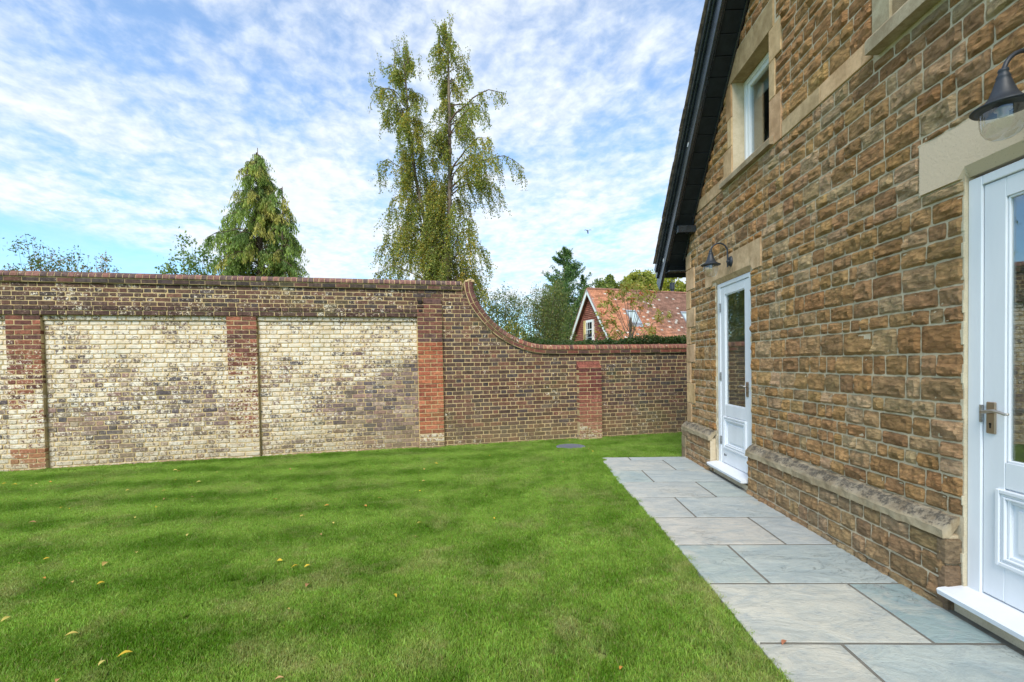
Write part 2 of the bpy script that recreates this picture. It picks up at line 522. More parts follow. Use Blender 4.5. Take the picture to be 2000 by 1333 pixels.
# ------------------------------------------------------------------ frames of the house and the garden wall
DH = np.array([0.03407143, 0.9994194, 0]); NH = np.array([0.9994194, -0.03407143, 0])
def HF(off, s, z):                   # off: distance from the camera line, s: along the wall, z: up
    return (NH[0] * off + DH[0] * s, NH[1] * off + DH[1] * s, z)
WE = np.array([1, .233, 0]); WE = WE / np.linalg.norm(WE)
WN = np.array([-WE[1], WE[0], 0]); W0 = np.array([-7.47, 6.85, 0])
def WF(u, off, z):                   # u along the garden wall, off away from the garden
    return (W0[0] + WE[0] * u + WN[0] * off, W0[1] + WE[1] * u + WN[1] * off, z)

# ================================================================== GROUND
PATH_L, PATH_R, PATH_END = 1.03, 2.285, 6.66
SLAB_L = [(6.455, 1.06), (5.85, 1.035), (5.27, 1.03), (4.67, 1.05), (4.06, 1.07), (3.45, 1.09), (-5, 1.10)]
def slab_left(s):
    for a, b in SLAB_L:
        if s > a: return b
    return 1.1
def lawn_z(x, y):
    off = x * NH[0] + y * NH[1]
    s = x * DH[0] + y * DH[1]
    dx = max(PATH_L - off, 0); dy = max(s - PATH_END, 0)
    d_ = math.hypot(dx, dy) if off < PATH_R + .1 else dy
    t_ = min(d_ / 1.9, 1); t_ = t_ * t_ * (3 - 2 * t_)
    return -.022 - .088 * t_ + .006 * mnoise.noise((x * 1.3, y * 1.3, 0))
gv, gf = [], []
xs = np.concatenate([[-900, -200, -60, -20], np.arange(-12, 14.01, .4), [20, 60, 200, 900]])
ys = np.concatenate([[-300, -60, -12], np.arange(-4, 14.01, .4), [20, 40, 90, 250, 900, 1500]])
for y in ys:
    for x in xs:
        gv.append((x, y, lawn_z(x, y) - .012))
nx = len(xs)
for j in range(len(ys) - 1):
    for i in range(nx - 1):
        gf.append((j * nx + i, j * nx + i + 1, (j + 1) * nx + i + 1, (j + 1) * nx + i))
build('lawn', gv, gf, M['soil'], smooth=True, kind='structure')

# paving
slabs = [(6.665, 6.455, [1.06, 1.444, 2.275]), (6.455, 5.85, [1.035, 1.88, 2.275]), (5.85, 5.27, [1.03, 1.44, 2.275]),
         (5.27, 4.67, [1.05, 1.905, 2.275]), (4.67, 4.06, [1.07, 1.477, 2.275]), (4.06, 3.45, [1.09, 1.92, 2.275]),
         (3.45, 2.845, [1.10, 1.482, 2.275]), (2.845, 2.24, [1.10, 1.948, 2.275]), (2.24, 1.63, [1.10, 1.503, 2.275]),
         (1.63, 1.02, [1.10, 1.93, 2.275]), (1.02, .4, [1.10, 1.5, 2.275])]
path = empty('path', HF(1.6, 3.5, -.02), kind='structure')
mb = MB(); bbox(mb, HF, 1.12, 2.35, .1, 6.64, -.12, -.0035)
mb.build('bedding', M['joint'], path)
slabcol = [(.345, .37, .36), (.32, .36, .36), (.35, .37, .355), (.31, .355, .355), (.365, .38, .355), (.325, .365, .365)]
special = {(6, 0): (.28, .34, .33), (7, 1): (.225, .30, .305), (7, 0): (.385, .39, .36), (8, 0): (.37, .385, .355), (8, 1): (.315, .365, .355), (2, 0): (.28, .35, .34)}
for i, (s1, s0, offs) in enumerate(slabs):
    for j in range(len(offs) - 1):
        a0, a1 = offs[j] + .0055, offs[j + 1] - .0055
        c = special.get((i, j), slabcol[(i * 2 + j * 3) % 6])
        c = tuple(x * 1.1 * k_ * random.uniform(.98, 1.02) for x, k_ in zip(c, (1.03, 1.0, .965)))
        # riven slab: uneven edge, chamfer
        n_, m_ = 12, 9
        vs, fs = [], []
        sd = random.uniform(0, 50)
        def pt(u, v, z, inset):
            a = a0 + inset + (a1 - a0 - 2 * inset) * u
            s = s0 + .006 + inset + (s1 - s0 - .012 - 2 * inset) * v
            w = .003 * mnoise.noise((a * 9 + sd, s * 9, 1))
            w2 = .003 * mnoise.noise((a * 9, s * 9 + sd, 5))
            return HF(a + w, s + w2, z)
        tilt = random.uniform(-.002, .002)
        for q in range(m_ + 1):
            for p_ in range(n_ + 1):
                u, v = p_ / n_, q / m_
                z = .002 * mnoise.noise((u * 4 + sd, v * 4, 2)) + tilt * (u - .5)
                edge = p_ in (0, n_) or q in (0, m_)
                vs.append(pt(u, v, z - (.001 if edge else 0), .006))
        for q in range(m_):
            for p_ in range(n_):
                k = q * (n_ + 1) + p_
                fs.append((k, k + 1, k + n_ + 2, k + n_ + 1))
        ring = [p_ for p_ in range(n_ + 1)] + [q * (n_ + 1) + n_ for q in range(1, m_ + 1)] + [m_ * (n_ + 1) + p_ for p_ in range(n_ - 1, -1, -1)] + [q * (n_ + 1) for q in range(m_ - 1, 0, -1)]
        base = len(vs)
        uv = [(p_ / n_, 0) for p_ in range(n_ + 1)] + [(1, q / m_) for q in range(1, m_ + 1)] + [(p_ / n_, 1) for p_ in range(n_ - 1, -1, -1)] + [(0, q / m_) for q in range(m_ - 1, 0, -1)]
        for (u, v) in uv: vs.append(pt(u, v, -.007, 0))
        for (u, v) in uv: vs.append(pt(u, v, -.04, 0))
        L_ = len(ring)
        for k in range(L_):
            k2 = (k + 1) % L_
            fs.append((ring[k], base + k, base + k2, ring[k2]))
            fs.append((base + k, base + L_ + k, base + L_ + k2, base + k2))
        build('paving_slab', vs, fs, M['slab'], path, [(*c, 0)] * len(vs), smooth=False)

# ================================================================== PIECES (bricks and stones)
def quad_brick(fr3, cor, f_off, b_off, ch=.004, jit=.0015, rnd=0.0):
    """brick with quadrilateral face cor=[(u,z)*4] ccw; front at f_off, back at b_off; rnd wears the corners off"""
    cu = sum(c[0] for c in cor) / 4; cz = sum(c[1] for c in cor) / 4
    outer = [(c[0] + random.uniform(-jit, jit), c[1] + random.uniform(-jit, jit)) for c in cor]
    if rnd > 0:
        o8 = []
        for k in range(4):
            p, c, n = outer[k - 1], outer[k], outer[(k + 1) % 4]
            for q in (p, n):
                L_ = max(math.hypot(q[0] - c[0], q[1] - c[1]), 1e-6)
                r_ = min(rnd * random.uniform(.5, 1.5), L_ * .35)
                o8.append((c[0] + (q[0] - c[0]) / L_ * r_, c[1] + (q[1] - c[1]) / L_ * r_))
            if k in (0, 2):
                o8.append(((c[0] + n[0]) / 2, (c[1] + n[1]) / 2 + random.uniform(-jit, jit)))
        outer = o8
    m_ = len(outer)
    vs = [fr3(u, b_off, z) for u, z in outer] + [fr3(u, f_off + ch * 1.2, z) for u, z in outer]
    for (u, z) in outer:
        du, dz = cu - u, cz - z
        vs.append(fr3(u + math.copysign(min(ch, abs(du)), du), f_off + random.uniform(-.0015, .0015), z + math.copysign(min(ch, abs(dz)), dz)))
    F = []
    for k in range(m_):
        k2 = (k + 1) % m_
        F += [(k, k2, m_ + k2, m_ + k), (m_ + k, m_ + k2, 2 * m_ + k2, 2 * m_ + k)]
    F.append(tuple(range(2 * m_, 3 * m_)))
    return vs, F
PIECES = {}
def piece(kindkey, name, parent, vs, F, col, front):
    PIECES.setdefault(kindkey, []).append((px_area(front), name, parent, vs, F, col))
def flush_pieces(kindkey, limit, mat, stuff_name, stuff_parent, smooth=False):
    L_ = sorted(PIECES[kindkey], key=lambda t: -t[0])
    one = L_[:limit]; rest = L_[limit:]
    for a, name, parent, vs, F, col in one:
        build(name, vs, F, mat, parent, [col] * len(vs), smooth)
    if rest:
        m_ = MB()
        for a, name, parent, vs, F, col in rest:
            m_.add(vs, F, col)
        m_.build(stuff_name, mat, stuff_parent, smooth, kind='stuff')
def jc(c, v=.12):
    k = random.uniform(1 - v, 1 + v)
    return tuple(max(0, x * k * random.uniform(.96, 1.04)) for x in c)

# ================================================================== GARDEN WALL
gw = empty('garden_wall', WF(5.6, .1, -.11), 'old garden wall of brown and whitewashed brick with a swooping rounded brick coping', 'wall')
SW = [(6.793, 2.93), (6.80, 2.78), (6.838, 2.636), (6.885, 2.52), (6.945, 2.413), (7.018, 2.31), (7.09, 2.217), (7.165, 2.132), (7.24, 2.052), (7.321, 1.976),
      (7.405, 1.908), (7.493, 1.847), (7.625, 1.772), (7.756, 1.714), (7.90, 1.655), (8.084, 1.603), (8.312, 1.575), (8.6, 1.567), (12.7, 1.567)]
def sw_u(z):          # how far right the wall reaches at height z
    if z >= 2.93: return 6.793
    if z <= 1.5675: return 12.7
    for (u0, z0), (u1, z1) in zip(SW, SW[1:]):
        if z1 <= z <= z0:
            return u0 + (u1 - u0) * (z0 - z) / max(z0 - z1, 1e-6)
    return 12.7
U0 = -3.4
# mortar core
core = MB()
poly = [(U0, -.4)] + [(U0, 2.75), (6.79, 2.75)] + [(u + .004, z - .002) for u, z in SW[2:]] + [(12.7, -.4)]
def extrude(mb, poly_, o0, o1, fr=WF):
    n_ = len(poly_)
    vs = [fr(u, o0, z) for u, z in poly_] + [fr(u, o1, z) for u, z in poly_]
    F = [tuple(range(n_)), tuple(range(2 * n_ - 1, n_ - 1, -1))]
    for k in range(n_):
        k2 = (k + 1) % n_
        F.append((k, n_ + k, n_ + k2, k2))
    mb.add(vs, F)
extrude(core, poly, .066, .33)
bbox(core, WF, U0, 6.4, .0055, .08, 2.258, 2.751)
bbox(core, WF, U0, 5.95, .036, .08, 2.182, 2.262)
poly2 = [(5.94, -.4), (5.94, 2.75), (6.79, 2.75)] + [(u + .003, z - .003) for u, z in SW[2:]] + [(12.7, -.4)]
extrude(core, poly2, .0055, .115)
bbox(core, WF, U0, 5.94, -.016, .05, 2.262, 2.399)
core.build('mortar_core', M['mortar'], gw)
piers = {}
for nm, u0, u1, o in (('whitewashed brick pier with a red brick top, at the left end of the panels', -.107, .34, -.006), ('whitewashed brick pier with a red brick top, between the two pale panels', 2.86, 3.316, -.006), ('orange red brick pier where the panels end', 5.936, 6.383, -.05), ('short dark red brick pier with a sloping top', 8.96, 9.44, -.125)):
    zt = 2.26 if u1 < 6 else (2.49 if u1 < 7 else 1.30)
    pm = MB(); bbox(pm, WF, u0 + .006, u1 - .006, o + .0065, .09, -.4, zt - .005)
    if u0 < 5.9: pass
    po = pm.build('pier', M['mortar'], gw, label=nm)
    piers[round(u0, 2)] = po
# left side pier beyond the frame (panel further left)
pm = MB(); bbox(pm, WF, -3.4, -2.62, 0, .11, -.4, 2.25)
pm.build('pier', M['mortar'], gw, label='brick pier further along the wall')

def panel_wash(u, z):
    a = .80 + .1 * math.sin(u * 3 + z * 5)
    if z > 1.5: a += .12
    if u < 2.86:
        if z < 1.45: a -= .20 * min(1, (1.45 - z) / .8)
        if z < .3: a += .15
        a -= .12 * math.exp(-((u - .7) ** 2 / .5 + (z - .65) ** 2 / .12))
    else:
        d_ = (u - 3.3) / 2.6
        lim = .75 + .95 * d_
        if z < lim: a -= (.14 + .28 * d_) * min(1, (lim - z) / .5)
        if z < .35: a += .2 * (1 - d_)
        a -= .3 * max(0, d_ - .55) * (1.6 if z < 1.6 else .2)
    return a
DARKS = [(.135, .075, .055), (.10, .065, .052), (.075, .058, .054), (.15, .085, .06), (.115, .07, .052), (.095, .06, .047), (.155, .078, .054), (.12, .085, .066)]
def wall_brick_col(zone, u, z):
    if zone == 'panel':
        return (*jc(random.choice([(.24, .17, .145), (.17, .125, .115), (.12, .10, .10), (.27, .18, .14), (.20, .15, .12), (.32, .25, .19)]), .2), max(0, min(1.15, panel_wash(u, z) + random.choice([-.22, -.12, -.06, 0, .04, .08, .12, .15]))))
    if zone == 'step':
        return (*jc((.12, .08, .05)), random.uniform(.75, 1.0))
    if zone == 'band':
        w = random.uniform(.12, .50)
        if u < 3.5 and z > 2.45: w += .08
        return (*jc(random.choice(DARKS[:6]), .2), w)
    if zone == 'ledge':
        return (*jc((.085, .052, .043), .2), random.uniform(.2, .5))
    if zone == 'right':
        c = random.choice(DARKS)
        w = random.choice([0, .05, .1, .15, .22, .32])
        if u < 7.6 and z > 1.9: w += .10
        if z < .15: w += .12
        return (*jc(c, .22), w)
    if zone == 'pier12':
        if u > 1 and z < .22: return (*jc((.30, .15, .10)), random.uniform(.75, 1.05))
        w_ = float(np.interp(z, [.22, 1.0, 1.45, 1.75, 2.25], [.86, .72, .60, .38, .14])) + random.uniform(-.16, .16)
        if z > .22: return (*jc(random.choice([(.19, .078, .055), (.15, .065, .05), (.12, .06, .05), (.27, .105, .066), (.24, .095, .06)]), .15), w_)
        if z > .0: return (*jc((.36, .14, .08)), random.uniform(.3, .75))
        return (*jc((.30, .12, .08)), random.uniform(.4, .7))
    if zone == 'pier3':
        if z > 1.78: return (*jc(random.choice([(.13, .062, .05), (.17, .075, .055), (.11, .06, .055)]), .15), random.uniform(0, .22))
        if z > 1.55: return (*jc((.28, .09, .05)), random.uniform(0, .15))
        if z > .12: return (*jc(random.choice([(.36, .125, .066), (.31, .105, .06), (.39, .145, .08), (.27, .09, .055)]), .12), random.uniform(0, .1))
        if z > -.02: return (*jc((.35, .2, .13)), random.uniform(.6, .8))
        return (*jc((.2, .13, .1)), random.uniform(.3, .55))
    if zone == 'pier4':
        if z < -.02: return (*jc((.3, .15, .11)), random.uniform(.3, .6))
        if z < .22: return (*jc((.34, .14, .10)), random.uniform(.3, .6))
        if z < .75: return (*jc((.25, .095, .068)), random.uniform(.05, .25))
        return (*jc(random.choice([(.145, .052, .042), (.18, .065, .048), (.12, .048, .042)]), .12), random.uniform(0, .1))
def put_brick(u0, u1, z0, z1, f_off, b_off, zone, parent=gw, cor=None):
    j = .0058
    if cor is None:
        cor = [(u0 + j, z0 + j), (u1 - j, z0 + j), (u1 - j, z1 - j), (u0 + j, z1 - j)]
    um, zm = (u0 + u1) / 2, (z0 + z1) / 2
    c = wall_brick_col(zone, um, zm)
    ch = .007 if c[3] > .5 else .004
    vs, F = quad_brick(WF, cor, f_off + random.uniform(-.0025, .0025), b_off, ch, .0030 if zone in ('panel', 'step') else .0018, .010 if c[3] > .45 else .005)
    fr = [WF(a, f_off, b) for a, b in cor]
    piece('wallbrick', 'brick', parent, vs, F, c, fr)
CH = .075
NR = 39
def bond_row(u0, u1, z0, z1, off, boff, zone, par, shift=0.0, clip=False):
    u = u0 - .3375 + ((.169 if par else 0) + shift) % .3375 - .3375
    k = 0
    while u < u1:
        w = .225 if k % 2 == 0 else .1125
        w += random.uniform(-.006, .006)
        a, b = max(u, u0), min(u + w, u1)
        u += w; k += 1
        if b - a < .025: continue
        if not clip:
            put_brick(a, b, z0, z1, off, boff, zone)
        else:
            ut, ub = sw_u(z1), sw_u(z0)
            if a > ub - .02: continue
            j = .0045
            if b <= ut:
                put_brick(a, b, z0, z1, off, boff, zone)
            else:
                bt = min(b, ut); bb = min(b, ub)
                if bt - a > .02:
                    cor = [(a + j, z0 + j), (bb - j, z0 + j), (bt - j, z1 - j), (a + j, z1 - j)]
                else:                        # wedge under the coping
                    def zc_(u_):
                        for (p0, q0), (p1, q1) in zip(SW, SW[1:]):
                            if p0 <= u_ <= p1: return q0 + (q1 - q0) * (u_ - p0) / max(p1 - p0, 1e-6)
                        return 1.567
                    za, zb = min(z1, zc_(a)), min(z1, zc_(bb))
                    if za - z0 < .012: continue
                    cor = [(a + j, z0 + j), (bb - j, z0 + j), (bb - j, max(z0 + .007, zb - j)), (a + j, max(z0 + .009, za - j))]
                put_brick(a, b, z0, z1, off, boff, zone, cor=cor)
for r in range(NR):
    z1 = 2.755 - .07 * r if r < 5 else 2.405 - CH * (r - 5)
    z0 = 2.755 - .07 * (r + 1) if r < 5 else z1 - CH
    if z1 < -.14: break
    par = r % 2
    # upper band / left part
    if r < 5:
        bond_row(U0, 7.3, z0, z1, 0, .05, 'band', par, clip=True)
        continue
    if r in (5, 6):                           # two oversailing courses
        bond_row(U0, 5.95, z0, z1, -.03 if r == 5 else -.022, .03, 'ledge', par)
        bond_row(6.39, 7.7, z0, z1, 0, .05, 'right', par, clip=True)
        continue
    # panels
    off = .030 if z0 > 2.17 else .058
    zone = 'step' if z0 > 2.17 else 'panel'
    for (a, b) in ((-2.62, -.107), (.34, 2.86), (3.316, 5.936)):
        bond_row(a, b, z0, z1, off, off + .04, zone, par, shift=a * .7)
    bond_row(6.383, 12.7, z0, z1, 0, .05, 'right', par, clip=True)
# second part of rows 5,6 for right side handled above; bricks of the piers
def pier_rows(u0, u1, ztop, off, zone, parent, rows=None):
    r = 0
    z1 = ztop
    while z1 > -.14:
        z0 = z1 - CH
        w = u1 - u0
        cuts = [u0, u0 + w / 2, u1] if r % 2 == 0 else [u0, u0 + w * .25, u0 + w * .75, u1]
        if zone == 'pier4' and r % 2 == 1: cuts = [u0, u0 + w * .36, u0 + w * .78, u1]
        for a, b in zip(cuts, cuts[1:]):
            put_brick(a, b, z0, z1, off, .065, zone, parent)
        r += 1
        z1 = z0
pier_rows(-.107, .34, 2.255, -.006, 'pier12', piers[-.11])
pier_rows(2.86, 3.316, 2.255, -.006, 'pier12', piers[2.86])
pier_rows(5.936, 6.383, 2.48, -.05, 'pier3', piers[5.94])
pier_rows(8.96, 9.44, 1.28, -.125, 'pier4', piers[8.96])
# sloping tumbled top of the short pier
for (za, zb, oa, ob) in ((1.283, 1.352, -.128, -.055), (1.354, 1.425, -.055, .01)):
    cuts = [8.96, 9.16, 9.44] if za < 1.3 else [8.96, 9.08, 9.30, 9.44]
    for a, b in zip(cuts, cuts[1:]):
        vs = [WF(a + .003, oa, za), WF(b - .003, oa, za), WF(b - .003, ob, zb), WF(a + .003, ob, zb),
              WF(a + .003, .1, za - .03), WF(b - .003, .1, za - .03), WF(b - .003, .1, zb), WF(a + .003, .1, zb)]
        F = [(0, 1, 2, 3), (5, 4, 7, 6), (3, 2, 6, 7), (0, 3, 7, 4), (1, 5, 6, 2), (0, 4, 5, 1)]
        piece('wallbrick', 'brick', piers[8.96], vs, F, (*jc((.19, .068, .05)), 0), vs[:4])
# broken bits where the ledge meets the third pier
for (a, b, z0, z1, o, c) in ((5.955, 6.03, 2.49, 2.56, -.06, (.03, .024, .02)), (6.05, 6.38, 2.485, 2.575, -.03, (.12, .07, .06)), (5.94, 6.06, 2.42, 2.475, -.07, (.09, .06, .05)), (5.955, 6.04, 2.34, 2.40, -.06, (.04, .03, .03))):
    vs, F = quad_brick(WF, [(a, z0), (b, z0), (b, z1), (a, z1)], o, .02, .012, .008)
    piece('wallbrick', 'brick', gw, vs, F, (*c, .1), vs[4:8])
# rough footing showing at the foot of the wall
for a, b in ((.36, 2.84), (3.33, 5.92)):
    u = a
    while u < b:
        w = random.uniform(.2, .45)
        vs, F = quad_brick(WF, [(u, -.16), (min(u + w, b) - .01, -.16), (min(u + w, b) - .01, -.085 + random.uniform(-.01, .008)), (u, -.09)], .04, .09, .01, .004)
        piece('wallbrick', 'brick', gw, vs, F, (*jc((.28, .17, .12)), .35), vs[4:8])
        u += w
flush_pieces('wallbrick', 300, M['brick'], 'brickwork', gw)

# coping: rounded headers on a course of stretchers, following the swoop
def arc_path(pts, step=.02):
    out = []
    for (a, b), (c, d_) in zip(pts, pts[1:]):
        L_ = math.hypot(c - a, d_ - b); n_ = max(1, int(L_ / step))
        for k in range(n_): out.append((a + (c - a) * k / n_, b + (d_ - b) * k / n_))
    out.append(pts[-1])
    return out
def smooth_path(P, it=30):
    P = np.array(P)
    for _ in range(it):
        P[1:-1] = .5 * P[1:-1] + .25 * (P[:-2] + P[2:])
    return P
def coping_run(P, name_fn, colfn, lean=0.0):
    P = np.asarray(P)
    seg = np.hypot(*(P[1:] - P[:-1]).T); S = np.concatenate([[0], np.cumsum(seg)])
    def fr(s_):
        s_ = min(max(s_, 0), S[-1]); u = np.interp(s_, S, P[:, 0]); z = np.interp(s_, S, P[:, 1])
        e_ = .03
        u2 = np.interp(min(s_ + e_, S[-1]), S, P[:, 0]); z2 = np.interp(min(s_ + e_, S[-1]), S, P[:, 1])
        u1 = np.interp(max(s_ - e_, 0), S, P[:, 0]); z1 = np.interp(max(s_ - e_, 0), S, P[:, 1])
        L_ = math.hypot(u2 - u1, z2 - z1)
        return u, z, -(z2 - z1) / L_, (u2 - u1) / L_
    def ring(s_, prof, jj=0):
        u, z, nu, nz = fr(s_)
        return [WF(u + nu * h, o, z + nz * h) for o, h in prof]
    low = [(-.036, .004), (-.040, .010), (-.040, .058), (-.036, .064), (.36, .064), (.36, .004)]
    top = [(-.052, .078), (-.058, .086), (-.054, .115), (-.038, .142), (-.01, .160), (.04, .172), (.14, .178), (.26, .172), (.34, .14), (.36, .078)]
    def run(prof, w, tag_, jit):
        s_ = random.uniform(0, w * .3)
        first = True
        s_ = 0
        while s_ < S[-1] - .01:
            ww = w + random.uniform(-jit, jit)
            e_ = min(s_ + ww, S[-1])
            dj = random.uniform(-.0025, .0025)
            pr = [(o + dj, h + dj * .5) for o, h in prof]
            a, b = ring(s_ + .0052, pr), ring(e_ - .0052, pr)
            n_ = len(pr)
            F = [(k, (k + 1) % n_, n_ + (k + 1) % n_, n_ + k) for k in range(n_)] + [tuple(range(n_ - 1, -1, -1)), tuple(range(n_, 2 * n_))]
            u, z, _, _ = fr((s_ + e_) / 2)
            piece('coping', 'coping_brick', gw, a + b, F, colfn(tag_, u, z), [a[1], b[1], b[4 if tag_ == 'top' else 2], a[4 if tag_ == 'top' else 2]])
            s_ = e_
    run(low, .222, 'low', .004)
    run(top, .090, 'top', .006)
    m_ = MB()
    n_ = len(P)
    for k in range(0, n_ - 1, 2):
        k2 = min(k + 2, n_ - 1)
        a, b = ring(S[k], [(-.033, -.002), (-.036, .006), (-.036, .066), (-.054, .084), (-.0500, .112), (-.0345, .139), (-.008, .1565), (.04, .168), (.14, .174), (.26, .168), (.33, .13), (.33, -.004)]), ring(S[k2], [(-.033, -.002), (-.036, .006), (-.036, .066), (-.054, .084), (-.0500, .112), (-.0345, .139), (-.008, .1565), (.04, .168), (.14, .174), (.26, .168), (.33, .13), (.33, -.004)])
        n2_ = len(a)
        m_.add(a + b, [(q, (q + 1) % n2_, n2_ + (q + 1) % n2_, n2_ + q) for q in range(n2_)])
    m_.build('coping_mortar', M['mortar'], gw, label='sandy mortar bed of the coping')
def cop_col(t_, u, z):
    if t_ == 'low':
        if u < 6.7: return (*jc(random.choice([(.085, .06, .05), (.07, .055, .05), (.12, .065, .05)]), .2), random.uniform(.05, .25))
        if z > 1.7: return (*jc((.14, .062, .05), .15), random.uniform(0, .12))
        return (*jc(random.choice([(.15, .06, .045), (.10, .055, .045), (.18, .065, .045)]), .15), random.uniform(0, .12))
    if u < 6.7: return (*jc(random.choice([(.18, .095, .082), (.14, .08, .072), (.21, .11, .088), (.11, .075, .068)]), .12), random.uniform(.03, .2))
    if z > 1.85: return (*jc((.14, .068, .058), .15), random.uniform(0, .18))
    return (*jc(random.choice([(.20, .085, .062), (.26, .105, .07), (.14, .07, .055), (.23, .10, .075)]), .14), random.choice([0, .02, .1, .3]))
coping_run([(U0 + i * .05, 2.755) for i in range(int((6.80 - U0) / .05) + 1)], None, cop_col)
sp = smooth_path(arc_path([(6.80, 2.92)] + SW[1:-2] + [(8.6, 1.567), (9.0, 1.567)], .02), 7)
sp = np.vstack([sp, [(9.0 + .05 * k, 1.567) for k in range(1, 75)]])
coping_run(sp, None, cop_col)
# lump of mortar capping the top of the swoop
m_ = MB()
for (u, z, a_, b_) in ((6.86, 2.925, .05, .025), (6.90, 2.94, .045, .02), (6.95, 2.92, .05, .02)):
    vs, F = quad_brick(WF, [(u - a_, z - b_), (u + a_, z - b_), (u + a_ * .7, z + b_), (u - a_ * .8, z + b_)], -.05, .3, .015, .012)
    m_.add(vs, F)
m_.build('mortar_cap', M['mortar'], gw)
flush_pieces('coping', 299, M['brick'], 'coping_brickwork', gw)

# ================================================================== THE STONE HOUSE
house = empty('stone_house', HF(4, 4, 0), 'brown ironstone house with pale limestone dressings and black bargeboards beside the path', 'house')
RS, RZ = 6.808, 2.88                                 # foot of the rake on the wall
RANG = math.atan(1.12)
APEX_S = 1.6
APEX_Z = RZ + 1.12 * (RS - APEX_S)
def rake_s(z): return RS - (z - RZ) / 1.12
WO = 2.35
# mortar backing of the gable wall with its openings cut out
open_rects = [(4.872, 5.748, 0.02, 2.40), (1.657, 2.533, .02, 2.40), (4.465, 5.26, 3.47, 4.50), (1.95, 3.02, 3.54, 4.9)]
body = MB()
zs = sorted(set([-.3, .47, 2.40, .02, 3.47, 4.50, 3.54, 4.9] + list(np.arange(5.2, APEX_Z, .25)) + [2.88, APEX_Z]))
for z0, z1 in zip(zs, zs[1:]):
    zm = (z0 + z1) / 2
    sl = 6.75 if z1 <= 2.885 else rake_s(z0) - .0
    sl_top = 6.75 if z1 <= 2.885 else rake_s(z1)
    if z0 >= 2.87: sl = min(sl, rake_s(z0)); 
    cuts = sorted([(a, b) for a, b, c, d_ in open_rects if c < zm < d_])
    lo = -4.0
    if z0 >= 2.87: lo = max(-4.0, 2 * APEX_S - rake_s(z1))
    segs = []
    cur = lo
    for a, b in cuts:
        segs.append((cur, a)); cur = b
    for a, b in segs:
        bbox(body, HF, WO + .003, WO + .35, a, b, z0, z1)
    a = cur
    vs = [HF(WO + .003, a, z0), HF(WO + .003, sl, z0), HF(WO + .003, sl_top, z1), HF(WO + .003, a, z1),
          HF(WO + .35, a, z0), HF(WO + .35, sl, z0), HF(WO + .35, sl_top, z1), HF(WO + .35, a, z1)]
    body.add(vs, [(0, 1, 2, 3), (7, 6, 5, 4), (0, 4, 5, 1), (3, 2, 6, 7), (1, 5, 6, 2), (0, 3, 7, 4)])
body.build('mortar_core', M['lime'], house)
# plinth core
pl = MB()
for a, b in ((-4.0, 1.62), (2.565, 4.82), (5.80, 6.80)):
    bbox(pl, HF, 2.288, WO + .02, a, b, -.3, .40)
bbox(pl, HF, 2.31, WO + .02, 1.6, 2.57, -.3, .10)
bbox(pl, HF, 2.31, WO + .02, 4.8, 5.82, -.3, .05)
pl.build('plinth_core', M['lime'], house)
# the rest of the shell
sh = MB()
bbox(sh, HF, WO + .34, 12, 6.42, 6.75, -.3, 2.88)
bbox(sh, HF, WO + .34, 12, -4.0, -3.7, -.3, 2.88)
bbox(sh, HF, 11.7, 12, -3.7, 6.42, -.3, 2.88)
bbox(sh, HF, WO + .34, 11.9, -3.8, 6.5, 2.75, 2.85)
bbox(sh, HF, WO + .34, 11.9, -3.8, 6.5, -.1, .06)
bbox(sh, HF, 4.6, 4.7, -3.8, 6.5, 0, 6.0)
sh.build('shell', M['room'], house)

